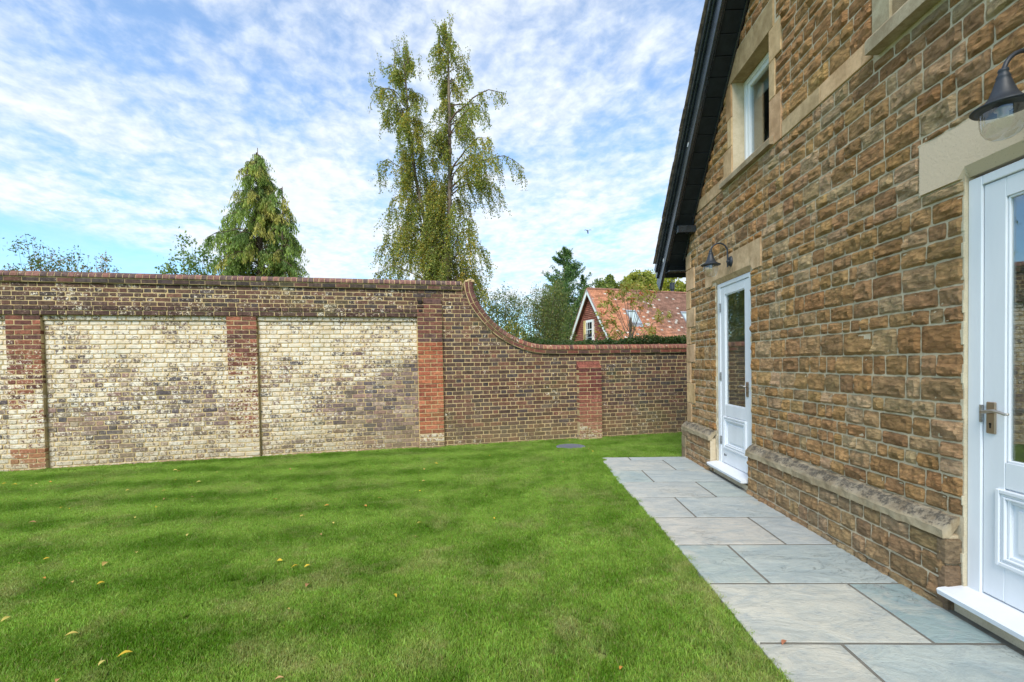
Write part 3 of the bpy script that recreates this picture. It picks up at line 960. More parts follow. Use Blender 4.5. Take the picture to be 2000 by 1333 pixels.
STC = [(.385, .225, .10), (.35, .205, .093), (.41, .248, .108), (.325, .19, .09), (.375, .235, .117), (.41, .272, .145), (.345, .193, .082), (.44, .308, .172), (.365, .21, .086)]
def stone_piece(cor, f_off, amp, col, nm='stone', back=.03, key='stone', fr=None):
    """rock-faced stone: cor = 4 (s,z) corners"""
    global PIECES
    us = math.hypot(cor[1][0] - cor[0][0], cor[1][1] - cor[0][1]); vs_ = math.hypot(cor[3][0] - cor[0][0], cor[3][1] - cor[0][1])
    ar = px_area([HF(f_off, s, z) for s, z in cor])
    n_, m_ = (11, 7) if ar > 900 else ((7, 5) if ar > 200 else (5, 3))
    if us < .1: n_ = max(3, n_ // 2)
    sd = random.uniform(0, 100)
    tz = random.uniform(-.8, .5); ts = random.uniform(-.6, .6); ridge = random.uniform(.3, .7)
    rnd = .012
    V = []
    for j in range(m_ + 1):
        for i in range(n_ + 1):
            u, v = i / n_, j / m_
            s = (cor[0][0] * (1 - u) + cor[1][0] * u) * (1 - v) + (cor[3][0] * (1 - u) + cor[2][0] * u) * v
            z = (cor[0][1] * (1 - u) + cor[1][1] * u) * (1 - v) + (cor[3][1] * (1 - u) + cor[2][1] * u) * v
            du = min(u, 1 - u) * us; dv = min(v, 1 - v) * vs_
            e_ = min(1, du / .014) * min(1, dv / .012)
            e_ = e_ ** .6
            if i in (0, n_) or j in (0, m_):
                s += .005 * mnoise.noise((s * 22, z * 22, sd)); z += .005 * mnoise.noise((s * 22 + 7, z * 22, sd))
            if i in (0, n_) and j in (0, m_):
                s += (.0025 if i == 0 else -.0025) * (1 if cor[1][0] > cor[0][0] else -1); z += .0025 if j == 0 else -.0025
            nn_ = 1.3 * mnoise.noise((s * 15 + sd, z * 19, sd)) + .8 * mnoise.noise((s * 38, z * 44 + sd, 3))
            fac = abs(v - ridge + .25 * ts * (u - .5))
            h = e_ * (amp * (.62 + .45 * nn_ + tz * (v - .5) + ts * (u - .5) - .55 * fac))
            V.append(HF(f_off + .001 - max(h, -.003), s, z))
    F = []
    for j in range(m_):
        for i in range(n_):
            k = j * (n_ + 1) + i
            F.append((k, k + 1, k + n_ + 2, k + n_ + 1))
    ring = [i for i in range(n_ + 1)] + [j * (n_ + 1) + n_ for j in range(1, m_ + 1)] + [m_ * (n_ + 1) + i for i in range(n_ - 1, -1, -1)] + [j * (n_ + 1) for j in range(m_ - 1, 0, -1)]
    b = len(V)
    nb = np.array(HF(back, 0, 0))
    V += [tuple(np.array(V[k]) + nb) for k in ring]
    L_ = len(ring)
    for k in range(L_):
        F.append((ring[k], b + k, b + (k + 1) % L_, ring[(k + 1) % L_]))
    PIECES.setdefault(key, []).append((ar, nm, house, V, F, col))

# obstacles in the wall face (s0,s1,z0,z1)
jamb = .0
OBS = [(4.865, 5.755, -.1, 2.33), (1.65, 2.535, -.1, 2.33),
       (4.635, 6.05, 2.32, 2.61), (1.37, 2.80, 2.335, 2.625),                        # lintels
       (3.12, 6.9, 3.395, 3.54), (4.39, 5.5, 3.39, 3.55),                            # string course, sill
       (4.365, 5.36, 3.54, 4.76), (4.26, 4.40, 3.54, 3.835), (4.26, 4.40, 4.185, 4.53), (5.3, 5.47, 3.54, 3.80),
       (1.6, 3.172, 3.36, 5.3)]
# quoin blocks at the house corner
quo = []
z = .50; k = 0
while z < 2.95:
    h = random.uniform(.24, .31)
    w = (.16, .30)[k % 2] + random.uniform(-.02, .02)
    quo.append((6.75 - w, 6.75, z, min(z + h, 2.93)))
    z += h; k += 1
OBS += quo
def free_z(s0, s1, z0, z1):
    """largest part of z0..z1 free of obstacles over s0..s1"""
    iv = [(z0, z1)]
    sm = (s0 + s1) / 2
    for a, b, c, d_ in OBS:
        if a - 1e-6 < sm < b + 1e-6:
            nw = []
            for p, q in iv:
                if d_ <= p or c >= q: nw.append((p, q)); continue
                if c > p: nw.append((p, c))
                if d_ < q: nw.append((d_, q))
            iv = nw
    if not iv: return None
    best = max(iv, key=lambda t: t[1] - t[0])
    return best if best[1] - best[0] > .028 else None
def stone_col(s, z):
    c = random.choice(STC)
    if z > 3.5: c = tuple(x * k for x, k in zip(random.choice(STC[:3] + STC[6:7] + STC[:2]), (1.06, 1.0, .94)))
    if (abs(s - 4.8) < .12 or abs(s - 5.82) < .1) and random.random() < .45: c = (.41, .215, .08)
    if z < .45: c = tuple(x * .5 + y * .5 for x, y in zip(c, (.27, .20, .12)))
    return (*jc(c, .11), 0)
def stone_rows(z0, z1, s_lo, s_hi, off, hs, amp, wr, jt=.0056, rake=False):
    z = z0
    while z < z1 - .03:
        h = random.choice(hs) * random.uniform(.92, 1.08)
        if z1 - (z + h) < .06: h = z1 - z
        zt = min(z + h, z1)
        bps = sorted({s_lo, s_hi} | {x for a, b, c, d_ in OBS for x in (a, b) if s_lo < x < s_hi and c < zt and d_ > z})
        # merge free segments having the same free interval
        segs = []
        for a, b in zip(bps, bps[1:]):
            if b - a < .02: continue
            fz = free_z(a, b, z, zt)
            if fz is None: continue
            if segs and abs(segs[-1][1] - a) < 1e-6 and segs[-1][2] == fz: segs[-1][1] = b
            else: segs.append([a, b, fz])
        for a, b, (fa, fb) in segs:
            s = a
            while s < b - 1e-6:
                w = random.uniform(*wr) * (h / .125) ** .4
                if b - (s + w) < .07: w = b - s
                e_ = s + w
                if rake:
                    st, sb = rake_s(fb), rake_s(fa)
                    if s > sb - .03: break
                    et, eb = min(e_, st), min(e_, sb)
                    if et - s < .02: et = s + .02; 
                    cor = [(eb - jt, fa + jt), (s + jt, fa + jt), (s + jt, fb - jt), (et - jt, fb - jt)]
                    if et <= s + .021: cor[2] = (s + jt, fa + (fb - fa) * .6)
                else:
                    cor = [(e_ - jt, fa + jt), (s + jt, fa + jt), (s + jt, fb - jt), (e_ - jt, fb - jt)]
                # courses that wander slightly
                wz = [.006 * mnoise.noise((c_[0] * 2.2, round(c_[1], 1) * 3, 4)) for c_ in cor]
                cor = [(c_[0], c_[1] + w_) for c_, w_ in zip(cor, wz)]
                stone_piece(cor, off, amp * random.uniform(.7, 1.25), stone_col((s + e_) / 2, (fa + fb) / 2))
                s = e_
        z = zt
HS = [.10, .115, .125, .14, .095, .16, .12]
stone_rows(.505, 3.395, .8, 6.75, WO, HS, .027, (.085, .27))
stone_rows(3.54, 5.9, 2.4, 6.6, WO, [.10, .115, .13, .145], .028, (.12, .27), rake=True)
for a, b in ((-.2, 1.62), (2.56, 4.825), (5.80, 6.66)):
    stone_rows(.035, .385, a, b, 2.285, [.10, .115, .12], .026, (.11, .28))
    stone_rows(-.06, .035, a, b, 2.27, [.1], .022, (.12, .3))
stone_rows(-.06, .085, 1.62, 2.56, 2.30, [.145], .012, (.12, .3))
stone_rows(-.06, .035, 4.825, 5.80, 2.30, [.1], .012, (.12, .3))
flush_pieces('stone', 300, M['stone'], 'stonework', house, smooth=False)
# raised fresh pointing next to the door jambs
pt = MB()
for sa_ in (2.545,):
    if sa_ == 2.545:
        bbox(pt, HF, WO - .004, WO + .012, 2.80, 2.815, 2.33, 2.63, .002)
        bbox(pt, HF, WO - .005, WO + .012, 2.45, 2.83, 2.626, 2.64, .002)
# ragged mortar fillets against the frames
for (sa_, sg) in ((2.532, 1), (4.872, -1), (5.748, 1)):
    z = .12
    while z < 2.31:
        h = random.uniform(.03, .07)
        w = random.uniform(.008, .022)
        a, b = sorted((sa_, sa_ + sg * w))
        bbox(pt, HF, WO + random.uniform(-.006, .006), WO + .03, a, b, z, min(z + h + .004, 2.315), .002)
        z += h
pt.build('pointing', M['lime_new'], house, kind='stuff')

# --- dressed stone
TAN = (.58, .385, .215)
def block(nm, s0, s1, z0, z1, o0=WO - .012, o1=WO + .02, bev=.004, c=TAN, w=0.0, v=.08):
    m_ = MB()
    bbox(m_, HF, o0, o1, s0, s1, z0, z1, bev, (*jc(c, v), w))
    return m_.build(nm, M['ashlar'], house)
for a, b, c, d_ in quo:
    zt = d_ - .004
    m_ = MB()
    cl = (*jc(TAN, .1), .1)
    if d_ > 2.88:
        zt = min(zt, 2.90)
    bbox(m_, HF, WO - .014, WO + .3, a + .004, 6.765, c + .004, zt, .005, cl)
    m_.build('quoin_stone', M['ashlar'], house)
# plinth quoins
for (z0, z1) in ((-.06, .12), (.124, .30)):
    block('quoin_stone', 6.64, 6.80, z0, z1, 2.262, WO + .2, .006, (.30, .235, .15), .2)
block('quoin_stone', 6.56, 6.79, .304, .40, 2.266, WO + .2, .006, (.30, .235, .15), .3)
# chamfered plinth course
def plinth_course(s0, s1, endL, endR):
    m_n = max(1, round((s1 - s0) / .95))
    for k in range(m_n):
        a = s0 + (s1 - s0) * k / m_n + .003; b = s0 + (s1 - s0) * (k + 1) / m_n - .003
        n_ = max(2, int((b - a) / .06))
        V, F, C = [], [], []
        for i in range(n_ + 1):
            s = a + (b - a) * i / n_
            z_lo = .385 + .006 * (4 - s) * .4; top = .505
            wob = lambda q: .009 * mnoise.noise((s * 12, q * 3.1, 2)) + .004 * mnoise.noise((s * 40, q * 5.1, 7))
            prof = [(2.30, z_lo - .002), (2.262 + wob(1), z_lo + wob(2)), (2.260 + wob(3), .432 + wob(3)), (2.272 + wob(5), .452 + wob(4)), (2.315 + wob(5), .492 + wob(5)), (WO + .004, top + .012 * mnoise.noise((s * 9, 0, 0)) + .006 * mnoise.noise((s * 33, 3, 0))), (WO + .03, top)]
            V += [HF(o, s, z) for o, z in prof]
            C += [(.40, .32, .205, .05), (.40, .32, .205, .12), (.37, .30, .20, .30), (.30, .25, .18, .75), (.27, .23, .17, .95), (.36, .29, .19, .6), (.36, .29, .19, .5)]
        p_ = 7
        for i in range(n_):
            for q in range(p_ - 1):
                F.append((i * p_ + q, (i + 1) * p_ + q, (i + 1) * p_ + q + 1, i * p_ + q + 1))
        F.append(tuple(range(p_ - 1, -1, -1))); F.append(tuple(n_ * p_ + q for q in range(p_)))
        build('plinth_stone', V, F, M['ashlar'], house, C, smooth=False)
plinth_course(2.555, 4.83, 1, 1)
plinth_course(5.79, 6.79, 1, 1)
plinth_course(-.2, 1.63, 1, 1)
# return ends of the plinth beside the right door
m_ = MB()
for (za, zb) in ((-.05, .08), (.088, .235), (.243, .382)):
    bbox(m_, HF, 2.272, WO + .02, 2.545, 2.60 + random.uniform(0, .02), za, zb, .010, (*jc((.25, .17, .10)), 0))
m_.build('stonework_return', M['stone'], house, kind='stuff')

# lintels, notched over the opening
def lintel(s0, s1, n0, n1, z0, z1, c, w, nm_lab):
    m_ = MB()
    o0, oc, o1 = WO - .014, WO + .026, WO + .12
    zc_ = z0 + .055
    top = [(s1, z0), (s1, z1), (s0, z1)]
    front = [(s0, z0), (n0 - .03, z0), (n0 + .012, zc_), (n1 - .012, zc_), (n1 + .03, z0)] + top
    back = [(s0, z0), (n0 - .001, z0), (n0, z0 + .001), (n1, z0 + .001), (n1 + .001, z0)] + top
    n_ = len(front)
    V = [HF(o0, s, z) for s, z in front] + [HF(oc, s, z) for s, z in back] + [HF(o1, s, z) for s, z in back]
    F = [tuple(range(n_ - 1, -1, -1)), tuple(range(2 * n_, 3 * n_))]
    for k in range(n_):
        F.append((k, (k + 1) % n_, n_ + (k + 1) % n_, n_ + k))
        F.append((n_ + k, n_ + (k + 1) % n_, 2 * n_ + (k + 1) % n_, 2 * n_ + k))
    m_.add(V, F, (*c, w))
    m_.build('lintel', M['ashlar'], house, label=nm_lab)
lintel(4.638, 6.047, 4.83, 5.84, 2.322, 2.607, (.58, .40, .235), .12, 'veined tan stone lintel')
lintel(1.374, 2.797, 1.66, 2.53, 2.337, 2.622, (.64, .51, .365), -.6, 'smooth pale cream lintel')
# string course
for a, b in ((3.175, 4.255), (5.475, 6.38)):
    m_n = max(1, round((b - a) / .55))
    for k in range(m_n):
        s0, s1 = a + (b - a) * k / m_n + .002, a + (b - a) * (k + 1) / m_n - .002
        if s1 > rake_s(3.54):
            V = [HF(WO - .014, s0, 3.397), HF(WO - .014, rake_s(3.40), 3.397), HF(WO - .014, rake_s(3.538), 3.538), HF(WO - .014, s0, 3.538)]
            V += [tuple(np.array(v) + np.array(HF(.04, 0, 0))) for v in V]
            m_ = MB(); m_.add(V, [(0, 1, 2, 3), (0, 4, 5, 1), (3, 2, 6, 7), (1, 5, 6, 2), (0, 3, 7, 4)], (*jc(TAN), .05))
            m_.build('string_course', M['ashlar'], house)
        else:
            block('string_course', s0, s1, 3.397, 3.538, w=.05)
# upper window surround
block('jamb_stone', 4.262, 4.463, 3.397, 3.835, WO - .014, WO + .13)
block('jamb_stone', 4.362, 4.463, 3.838, 4.185, WO - .014, WO + .13)
block('jamb_stone', 4.262, 4.463, 4.188, 4.491, WO - .014, WO + .13)
block('jamb_stone', 5.262, 5.47, 3.49, 3.80, WO - .014, WO + .13)
block('jamb_stone', 5.262, 5.36, 3.804, 4.12, WO - .014, WO + .13)
block('jamb_stone', 5.262, 5.40, 4.124, 4.491, WO - .014, WO + .13, c=(.40, .25, .12))
m_ = MB()
V = [(4.39, 4.494), (rake_s(4.50), 4.494), (rake_s(4.76), 4.76), (4.39, 4.76)]
V = [HF(WO - .014, s, z) for s, z in V] + [HF(WO + .13, s, z) for s, z in V]
m_.add(V, [(0, 1, 2, 3), (0, 4, 5, 1), (3, 2, 6, 7), (1, 5, 6, 2), (0, 3, 7, 4), (7, 6, 5, 4)], (.40, .285, .155, .1))
m_.build('lintel', M['ashlar'], house, label='orange tan lintel over the upper window')
m_ = MB()
V = [(WO - .055, 3.402), (WO - .055, 3.455), (WO - .04, 3.475), (WO + .135, 3.50), (WO + .135, 3.402)]
V2 = [HF(o, 4.382, z) for o, z in V] + [HF(o, 5.50, z) for o, z in V]
m_.add(V2, [(0, 1, 6, 5), (1, 2, 7, 6), (2, 3, 8, 7), (3, 4, 9, 8), (4, 0, 5, 9), (4, 3, 2, 1, 0), (5, 6, 7, 8, 9)], (.36, .28, .18, .35))
m_.build('window_sill', M['ashlar'], house)
# second upper window at the top right
block('jamb_stone', 3.02, 3.170, 3.50, 3.80, WO - .014, WO + .13, c=(.44, .36, .24))
block('jamb_stone', 3.02, 3.170, 3.804, 4.40, WO - .014, WO + .13, c=(.42, .33, .21))
block('jamb_stone', 1.62, 1.94, 3.50, 4.9, WO - .014, WO + .13)
block('lintel', 1.62, 3.17, 4.9, 5.2, WO - .014, WO + .13)
m_ = MB()
V = [(WO - .085, 3.385), (WO - .085, 3.47), (WO - .07, 3.49), (WO + .135, 3.53), (WO + .135, 3.385)]
V2 = [HF(o, 1.58, z) for o, z in V] + [HF(o, 3.135, z) for o, z in V]
m_.add(V2, [(0, 1, 6, 5), (1, 2, 7, 6), (2, 3, 8, 7), (3, 4, 9, 8), (4, 0, 5, 9), (4, 3, 2, 1, 0), (5, 6, 7, 8, 9)], (.42, .34, .23, .1))
m_.build('window_sill', M['ashlar'], house)

# --- upper windows
def upper_window(s0, s1, z0, z1, o):
    fm = MB(); w = .048
    bbox(fm, HF, o, o + .07, s0, s0 + w, z0, z1, .004); bbox(fm, HF, o, o + .07, s1 - w, s1, z0, z1, .004)
    bbox(fm, HF, o, o + .07, s0 + w, s1 - w, z0, z0 + w, .004); bbox(fm, HF, o, o + .07, s0 + w, s1 - w, z1 - w, z1, .004)
    win = fm.build('window', M['whitewin'], house)
    sm = MB(); a, b, c, d_ = s0 + w + .002, s1 - w - .002, z0 + w + .002, z1 - w - .002; q = .05
    bbox(sm, HF, o + .012, o + .06, a, a + q, c, d_, .004); bbox(sm, HF, o + .012, o + .06, b - q, b, c, d_, .004)
    bbox(sm, HF, o + .012, o + .06, a + q, b - q, c, c + q, .004); bbox(sm, HF, o + .012, o + .06, a + q, b - q, d_ - q, d_, .004)
    sm.build('sash', M['whitewin'], win)
    for k in range(2):
        gs = MB()
        e_ = q - .002 + .012 * k
        bbox(gs, HF, o + .02 + .008 * k, o + .05, a + q - .002, a + e_ + .012, c + q, d_ - q, 0)
        gs.build('gasket', M['dark'], win)
    pm_ = MB(); bbox(pm_, HF, o + .035, o + .041, a + q - .004, b - q + .004, c + q - .004, d_ - q + .004)
    pm_.build('pane', M['glass'], win)
    bm = MB(); bbox(bm, HF, o + .12, o + .13, s0, s1, z1 - .22, z1)
    bm.build('blind', M['blind'], win)
upper_window(4.466, 5.259, 3.50, 4.490, WO + .13)
upper_window(1.95, 3.018, 3.53, 4.898, WO + .13)

# --- doors
def door(s0, s1, hs, lab):
    """s0<s1: outer edges of the frame; hs=+1: handle on the high-s side"""
    zt, zb = 2.318, .118
    sl = MB()
    V = [(2.232, zb - .034), (2.226, zb - .008), (2.236, zb), (WO + .06, zb + .022), (WO + .06, zb - .034)]
    V2 = [HF(o, s0 - .02, z) for o, z in V] + [HF(o, s1 + .022, z) for o, z in V]
    D = empty('door', HF(WO, (s0 + s1) / 2, 0))
    D.parent = house; D.location = Vector(HF(WO, (s0 + s1) / 2, 0)) - house.location
    D['label'] = lab
    fm = MB(); w = .074; o = WO + .018
    bbox(fm, HF, o, o + .09, s0, s0 + w, zb + .01, zt, .004); bbox(fm, HF, o, o + .09, s1 - w, s1, zb + .01, zt, .004)
    bbox(fm, HF, o, o + .09, s0 + w, s1 - w, zt - .048, zt, .004)
    fm.build('door_frame', M['white'], D)
    sl.add(V2, [(0, 1, 6, 5), (1, 2, 7, 6), (2, 3, 8, 7), (3, 4, 9, 8), (4, 0, 5, 9), (4, 3, 2, 1, 0), (5, 6, 7, 8, 9)])
    sl.build('door_sill', M['white'], D)
    a, b, c, d_ = s0 + w + .003, s1 - w - .003, zb + .026, zt - .052
    o = WO + .027; t_ = .045; st = .108
    lm = MB()
    bbox(lm, HF, o, o + t_, a, a + st, c, d_, .003); bbox(lm, HF, o, o + t_, b - st, b, c, d_, .003)
    bbox(lm, HF, o + .0006, o + t_, a + st + .0012, b - st - .0012, d_ - .095, d_, .0015); bbox(lm, HF, o + .0006, o + t_, a + st + .0012, b - st - .0012, .72, .85, .0015)
    bbox(lm, HF, o + .0006, o + t_, a + st + .0012, b - st - .0012, c, .32, .0015)
    bbox(lm, HF, o + .016, o + t_ - .01, a + st, b - st, .32, .72, 0)
    # glazing bead
    g0, g1, h0, h1 = a + st, b - st, .85, d_ - .095
    for (p, q, r_, s_) in ((g0, g0 + .012, h0, h1), (g1 - .012, g1, h0, h1), (g0, g1, h0, h0 + .012), (g0, g1, h1 - .012, h1)):
        bbox(lm, HF, o + .008, o + .03, p, q, r_, s_, .003)
    lm.build('door_leaf', M['white'], D)
    # raised bolection moulding round the bottom panel
    mm = MB()
    m0, m1, n0, n1 = a + st - .033, b - st + .033, .325, .712
    for step, (i0, i1, oo) in enumerate(((0, .020, o - .016), (.020, .034, o - .008), (.034, .046, o - .013), (.046, .062, o - .002))):
        for (p, q, r_, s_) in ((m0 + i0, m0 + i1, n0 + i0, n1 - i0), (m1 - i1, m1 - i0, n0 + i0, n1 - i0)):
            bbox(mm, HF, oo, o + .02, p, q, r_, s_, .003)
        for (r_, s_) in ((n0 + i0, n0 + i1), (n1 - i1, n1 - i0)):
            bbox(mm, HF, oo + .0004, o + .02, m0 + i1, m1 - i1, r_, s_, .003)
    bbox(mm, HF, o + .006, o + .02, m0 + .085, m1 - .085, n0 + .085, n1 - .085, .006)
    mm.build('panel_moulding', M['white'], D)
    gm = MB(); bbox(gm, HF, o + .018, o + .024, g0 + .002, g1 - .002, h0 + .002, h1 - .002)
    gm.build('pane', M['glass'], D)
    # handle
    hc = (b - .045) if hs > 0 else (a + .045)
    pm_ = MB(); bbox(pm_, HF, o - .010, o + .001, hc - .024, hc + .024, .985, 1.148, .004)
    plate = pm_.build('handle_plate', M['bronze'], D)
    lv = MB()
    dr = -1 if hs > 0 else 1
    pts = [HF(o - .01, hc, 1.098), HF(o - .042, hc, 1.098)]
    tube(lv, pts, .009, 10)
    k_ = [(0, 0), (.02, .004), (.05, .010), (.08, .006), (.105, -.002), (.122, -.001)]
    tube(lv, [HF(o - .044, hc - dr * .012, 1.097)] + [HF(o - .044 - .004 * math.sin(q * 25), hc + dr * q, 1.098 + r_) for q, r_ in k_], [.007, .0085, .0085, .0085, .008, .007, .005], 8)
    lv.build('lever', M['pewter'], D, smooth=True)
    kh = MB()
    tube(kh, [HF(o - .0115, hc, 1.035), HF(o - .009, hc, 1.035)], .006, 10)
    bbox(kh, HF, o - .0113, o - .009, hc - .003, hc + .003, 1.014, 1.035)
    kh.build('keyhole', M['dark'], D)
    # latch keep seen in the gap
    lk = MB(); e_ = b if hs > 0 else a - .003
    bbox(lk, HF, WO + .012, WO + .024, e_ - .004, e_ + .007, 1.04, 1.13)
    lk.build('latch_plate', M['steel'], D)
    he = (a - .0015) if hs > 0 else (b + .0015)
    for zz in (.36, 1.14, 1.98):
        hm = MB()
        tube(hm, [HF(WO + .010, he, zz), HF(WO + .010, he, zz + .10)], .0065, 8)
        for q in range(4): tube(hm, [HF(WO + .010, he, zz + .002 + q * .025), HF(WO + .010, he, zz + .006 + q * .025)], .008, 8)
        bbox(hm, HF, WO + .014, WO + .024, he - .012, he + .012, zz, zz + .10)
        hm.build('hinge', M['steel'], D)
    if hs < 0:
        sp_ = MB(); tube(sp_, [HF(o, b - .13, .245), HF(o - .02, b - .13, .245)], .005, 6); tube(sp_, [HF(o - .02, b - .13, .24), HF(o - .022, b - .13, .265)], .006, 6)
        sp_.build('door_stop', M['dark'], D)
    # blind and room behind the glass
    return D
door(4.876, 5.745, -1, 'white half glazed door between the stone quoin and the plinth')
door(1.662, 2.532, 1, 'white half glazed door at the near end of the house')

# --- roof edge: soffit, bargeboards, tiles
CA, SA = math.cos(RANG), math.sin(RANG)
def RK(off, t_, h):                       # t up the rake from its foot, h square to it
    return HF(off, RS - CA * t_ + SA * h, RZ + SA * t_ + CA * h)
TL = (RS - APEX_S) / CA
t_ = -.32
while t_ < TL:
    m_ = MB(); bbox(m_, RK, 2.10, WO + .34, t_ + .003, min(t_ + .197, TL), .012, .03, .003)
    m_.build('soffit_board', M['soffit'], house); t_ += .2
def rail(nm, o0, o1, h0, h1, t0, mat, bev=.004, lab=None):
    m_ = MB(); bbox(m_, RK, o0, o1, t0, TL, h0, h1, bev)
    return m_.build(nm, mat, house, label=lab)
rail('bargeboard', 2.060, 2.100, -.010, .195, -.52, M['blackwood'])
rail('barge_capping', 2.036, 2.0590, .165, .235, -.42, M['blackwood'])
rail('barge_capping', 2.012, 2.0350, .210, .295, -.34, M['blackwood'])
rail('soffit_batten', 2.102, 2.117, -.005, .0115, -.3, M['blackwood'])
rail('wall_batten', 2.31, 2.335, -.02, .0115, -.02, M['blackwood'])
# purlin end
m_ = MB(); bbox(m_, HF, 2.10, WO + .02, 6.37, 6.47, 3.155, 3.25, .004)
m_.build('purlin', M['blackwood'], house)
# eaves box
m_ = MB(); bbox(m_, HF, 2.10, 12.0, 6.77, 6.99, 2.70, 2.72, .003); bbox(m_, HF, 2.10, 12.0, 6.992, 7.015, 2.69, 2.80, .003)
m_.build('eaves_board', M['blackwood'], house)
# white chips in the paint
for (t_, hh) in ((-.06, .09), (1.55, .09)):
    m_ = MB()
    pts = []
    for k in range(9):
        th = 2 * math.pi * k / 9
        pts.append(RK(2.0575, t_ + .028 * math.cos(th) * random.uniform(.7, 1.2), hh + .018 * math.sin(th) * random.uniform(.6, 1.2)))
    pts2 = [tuple(np.array(p) + np.array(HF(.003, 0, 0))) for p in pts]
    m_.add(pts + pts2, [tuple(range(9)), tuple(range(17, 8, -1))] + [(k, 9 + k, 9 + (k + 1) % 9, (k + 1) % 9) for k in range(9)])
    m_.build('paint_chip', M['whitewin'], house)
# verge tiles, then the roof covering behind them
t_ = -.24; k = 0
while t_ < TL:
    for q, (o0, o1) in enumerate(((1.985 + random.uniform(-.006, .006), 2.06), )):
        m_ = MB()
        def TK(off, a, h, t0=t_):
            return RK(off, t0 + a, .290 + h + (.26 - a) * .055)
        bbox(m_, TK, o0, o1, 0, .26, 0, .014, .002)
        m_.build('roof_tile', M['rooftile_old'], house)
    if k % 1 == 0:
        m_ = MB()
        bbox(m_, TK, 2.0, 2.06, .02, .13, -.012, 0)
        m_.build('verge_mortar', M['rooftile_old'], house)
    t_ += .105; k += 1
m_ = MB()
t_ = -.24
while t_ < TL:
    def TK(off, a, h, t0=t_):
        return RK(off, t0 + a, .290 + h + (.26 - a) * .055)
    bbox(m_, TK, 2.062, 12.1, 0, .26, 0, .014); t_ += .105
t_ = -.24
def RK2(off, t_, h):
    return HF(off, 2 * APEX_S - (RS - CA * t_ + SA * h), RZ + SA * t_ + CA * h)
bbox(m_, RK2, 1.985, 12.1, -.3, TL + .1, .29, .33)
m_.build('roof_covering', M['rooftile_old'], house, kind='stuff')
m_ = MB(); bbox(m_, RK, 2.062, 12.1, -.2, TL, .2, .285); bbox(m_, RK2, 2.062, 12.1, -.2, TL, .2, .285)
m_.build('roof_deck', M['soffit'], house)
m_ = MB(); bbox(m_, RK2, 2.06, 2.10, -.5, TL, -.02, .17)
m_.build('bargeboard', M['blackwood'], house)

# ================================================================== LAMPS
def wall_lamp(s, lab):
    L_ = empty('wall_lamp', HF(WO, s, 2.5), lab, 'wall lamp', 'gooseneck lamps over the doors')
    base = MB()
    V = []
    fr = HF
    sides = 20
    prof = [(WO - .014, .052), (WO - .022, .052), (WO - .034, .044), (WO - .040, .028), (WO - .042, .0)]
    vs = []
    for o, r_ in prof:
        for k in range(sides):
            th = 2 * math.pi * k / sides
            vs.append(fr(o, s + r_ * .85 * math.cos(th), 2.51 + r_ * 1.15 * math.sin(th)))
    F = [(i * sides + k, i * sides + (k + 1) % sides, (i + 1) * sides + (k + 1) % sides, (i + 1) * sides + k) for i in range(len(prof) - 1) for k in range(sides)]
    base.add(vs, F)
    base.build('wall_plate', M['lampmetal'], L_, smooth=True)
    am = MB()
    o_c = 2.20; R_ = .095
    pts = [fr(2.297, s, 2.455), fr(2.297, s, 2.50), fr(2.297, s, 2.58)]
    for k in range(1, 13):
        th = math.pi * k / 12
        pts.append(fr(2.202 + .095 * math.cos(th), s, 2.618 + .10 * math.sin(th)))
    pts.append(fr(2.107, s, 2.612))
    tube(am, pts, [.0085] + [.0095] * (len(pts) - 1), 10)
    tube(am, [fr(2.335, s, 2.51), fr(2.285, s, 2.51)], [.016, .013], 10)
    tube(am, [fr(2.297, s, 2.445), fr(2.297, s, 2.458)], [.006, .012], 10)
    am.build('arm', M['lampmetal'], L_, smooth=True)
    c = fr(2.107, s, 0)
    sm = MB()
    lathe(sm, (c[0], c[1], 0), [(.0, 2.640), (.017, 2.640), (.019, 2.630), (.016, 2.626), (.021, 2.612), (.025, 2.604), (.023, 2.600), (.029, 2.582), (.036, 2.556), (.047, 2.526), (.064, 2.500), (.090, 2.484), (.104, 2.479), (.107, 2.474), (.104, 2.470), (.085, 2.472), (.0, 2.476)], 32)
    sm.build('lamp_shade', M['lampmetal'], L_, smooth=True)
    gm = MB()
    lathe(gm, (c[0], c[1], 0), [(.075, 2.472), (.077, 2.45), (.076, 2.41), (.070, 2.380), (.056, 2.356), (.035, 2.342), (.012, 2.337), (.0, 2.3365)], 28)
    gm.build('glass_globe', M['lampglass'], L_, smooth=True)
    bm = MB()
    lathe(bm, (c[0], c[1], 0), [(.0, 2.471), (.03, 2.471), (.03, 2.463), (.018, 2.461), (.018, 2.436), (.0, 2.436)], 14)
    bm.build('bulb_holder', M['pewter'], L_, smooth=True)
wall_lamp(5.285, 'black gooseneck lamp with a clear glass globe on the veined tan lintel')
wall_lamp(2.095, 'black gooseneck lamp with a clear glass globe on the smooth cream lintel')

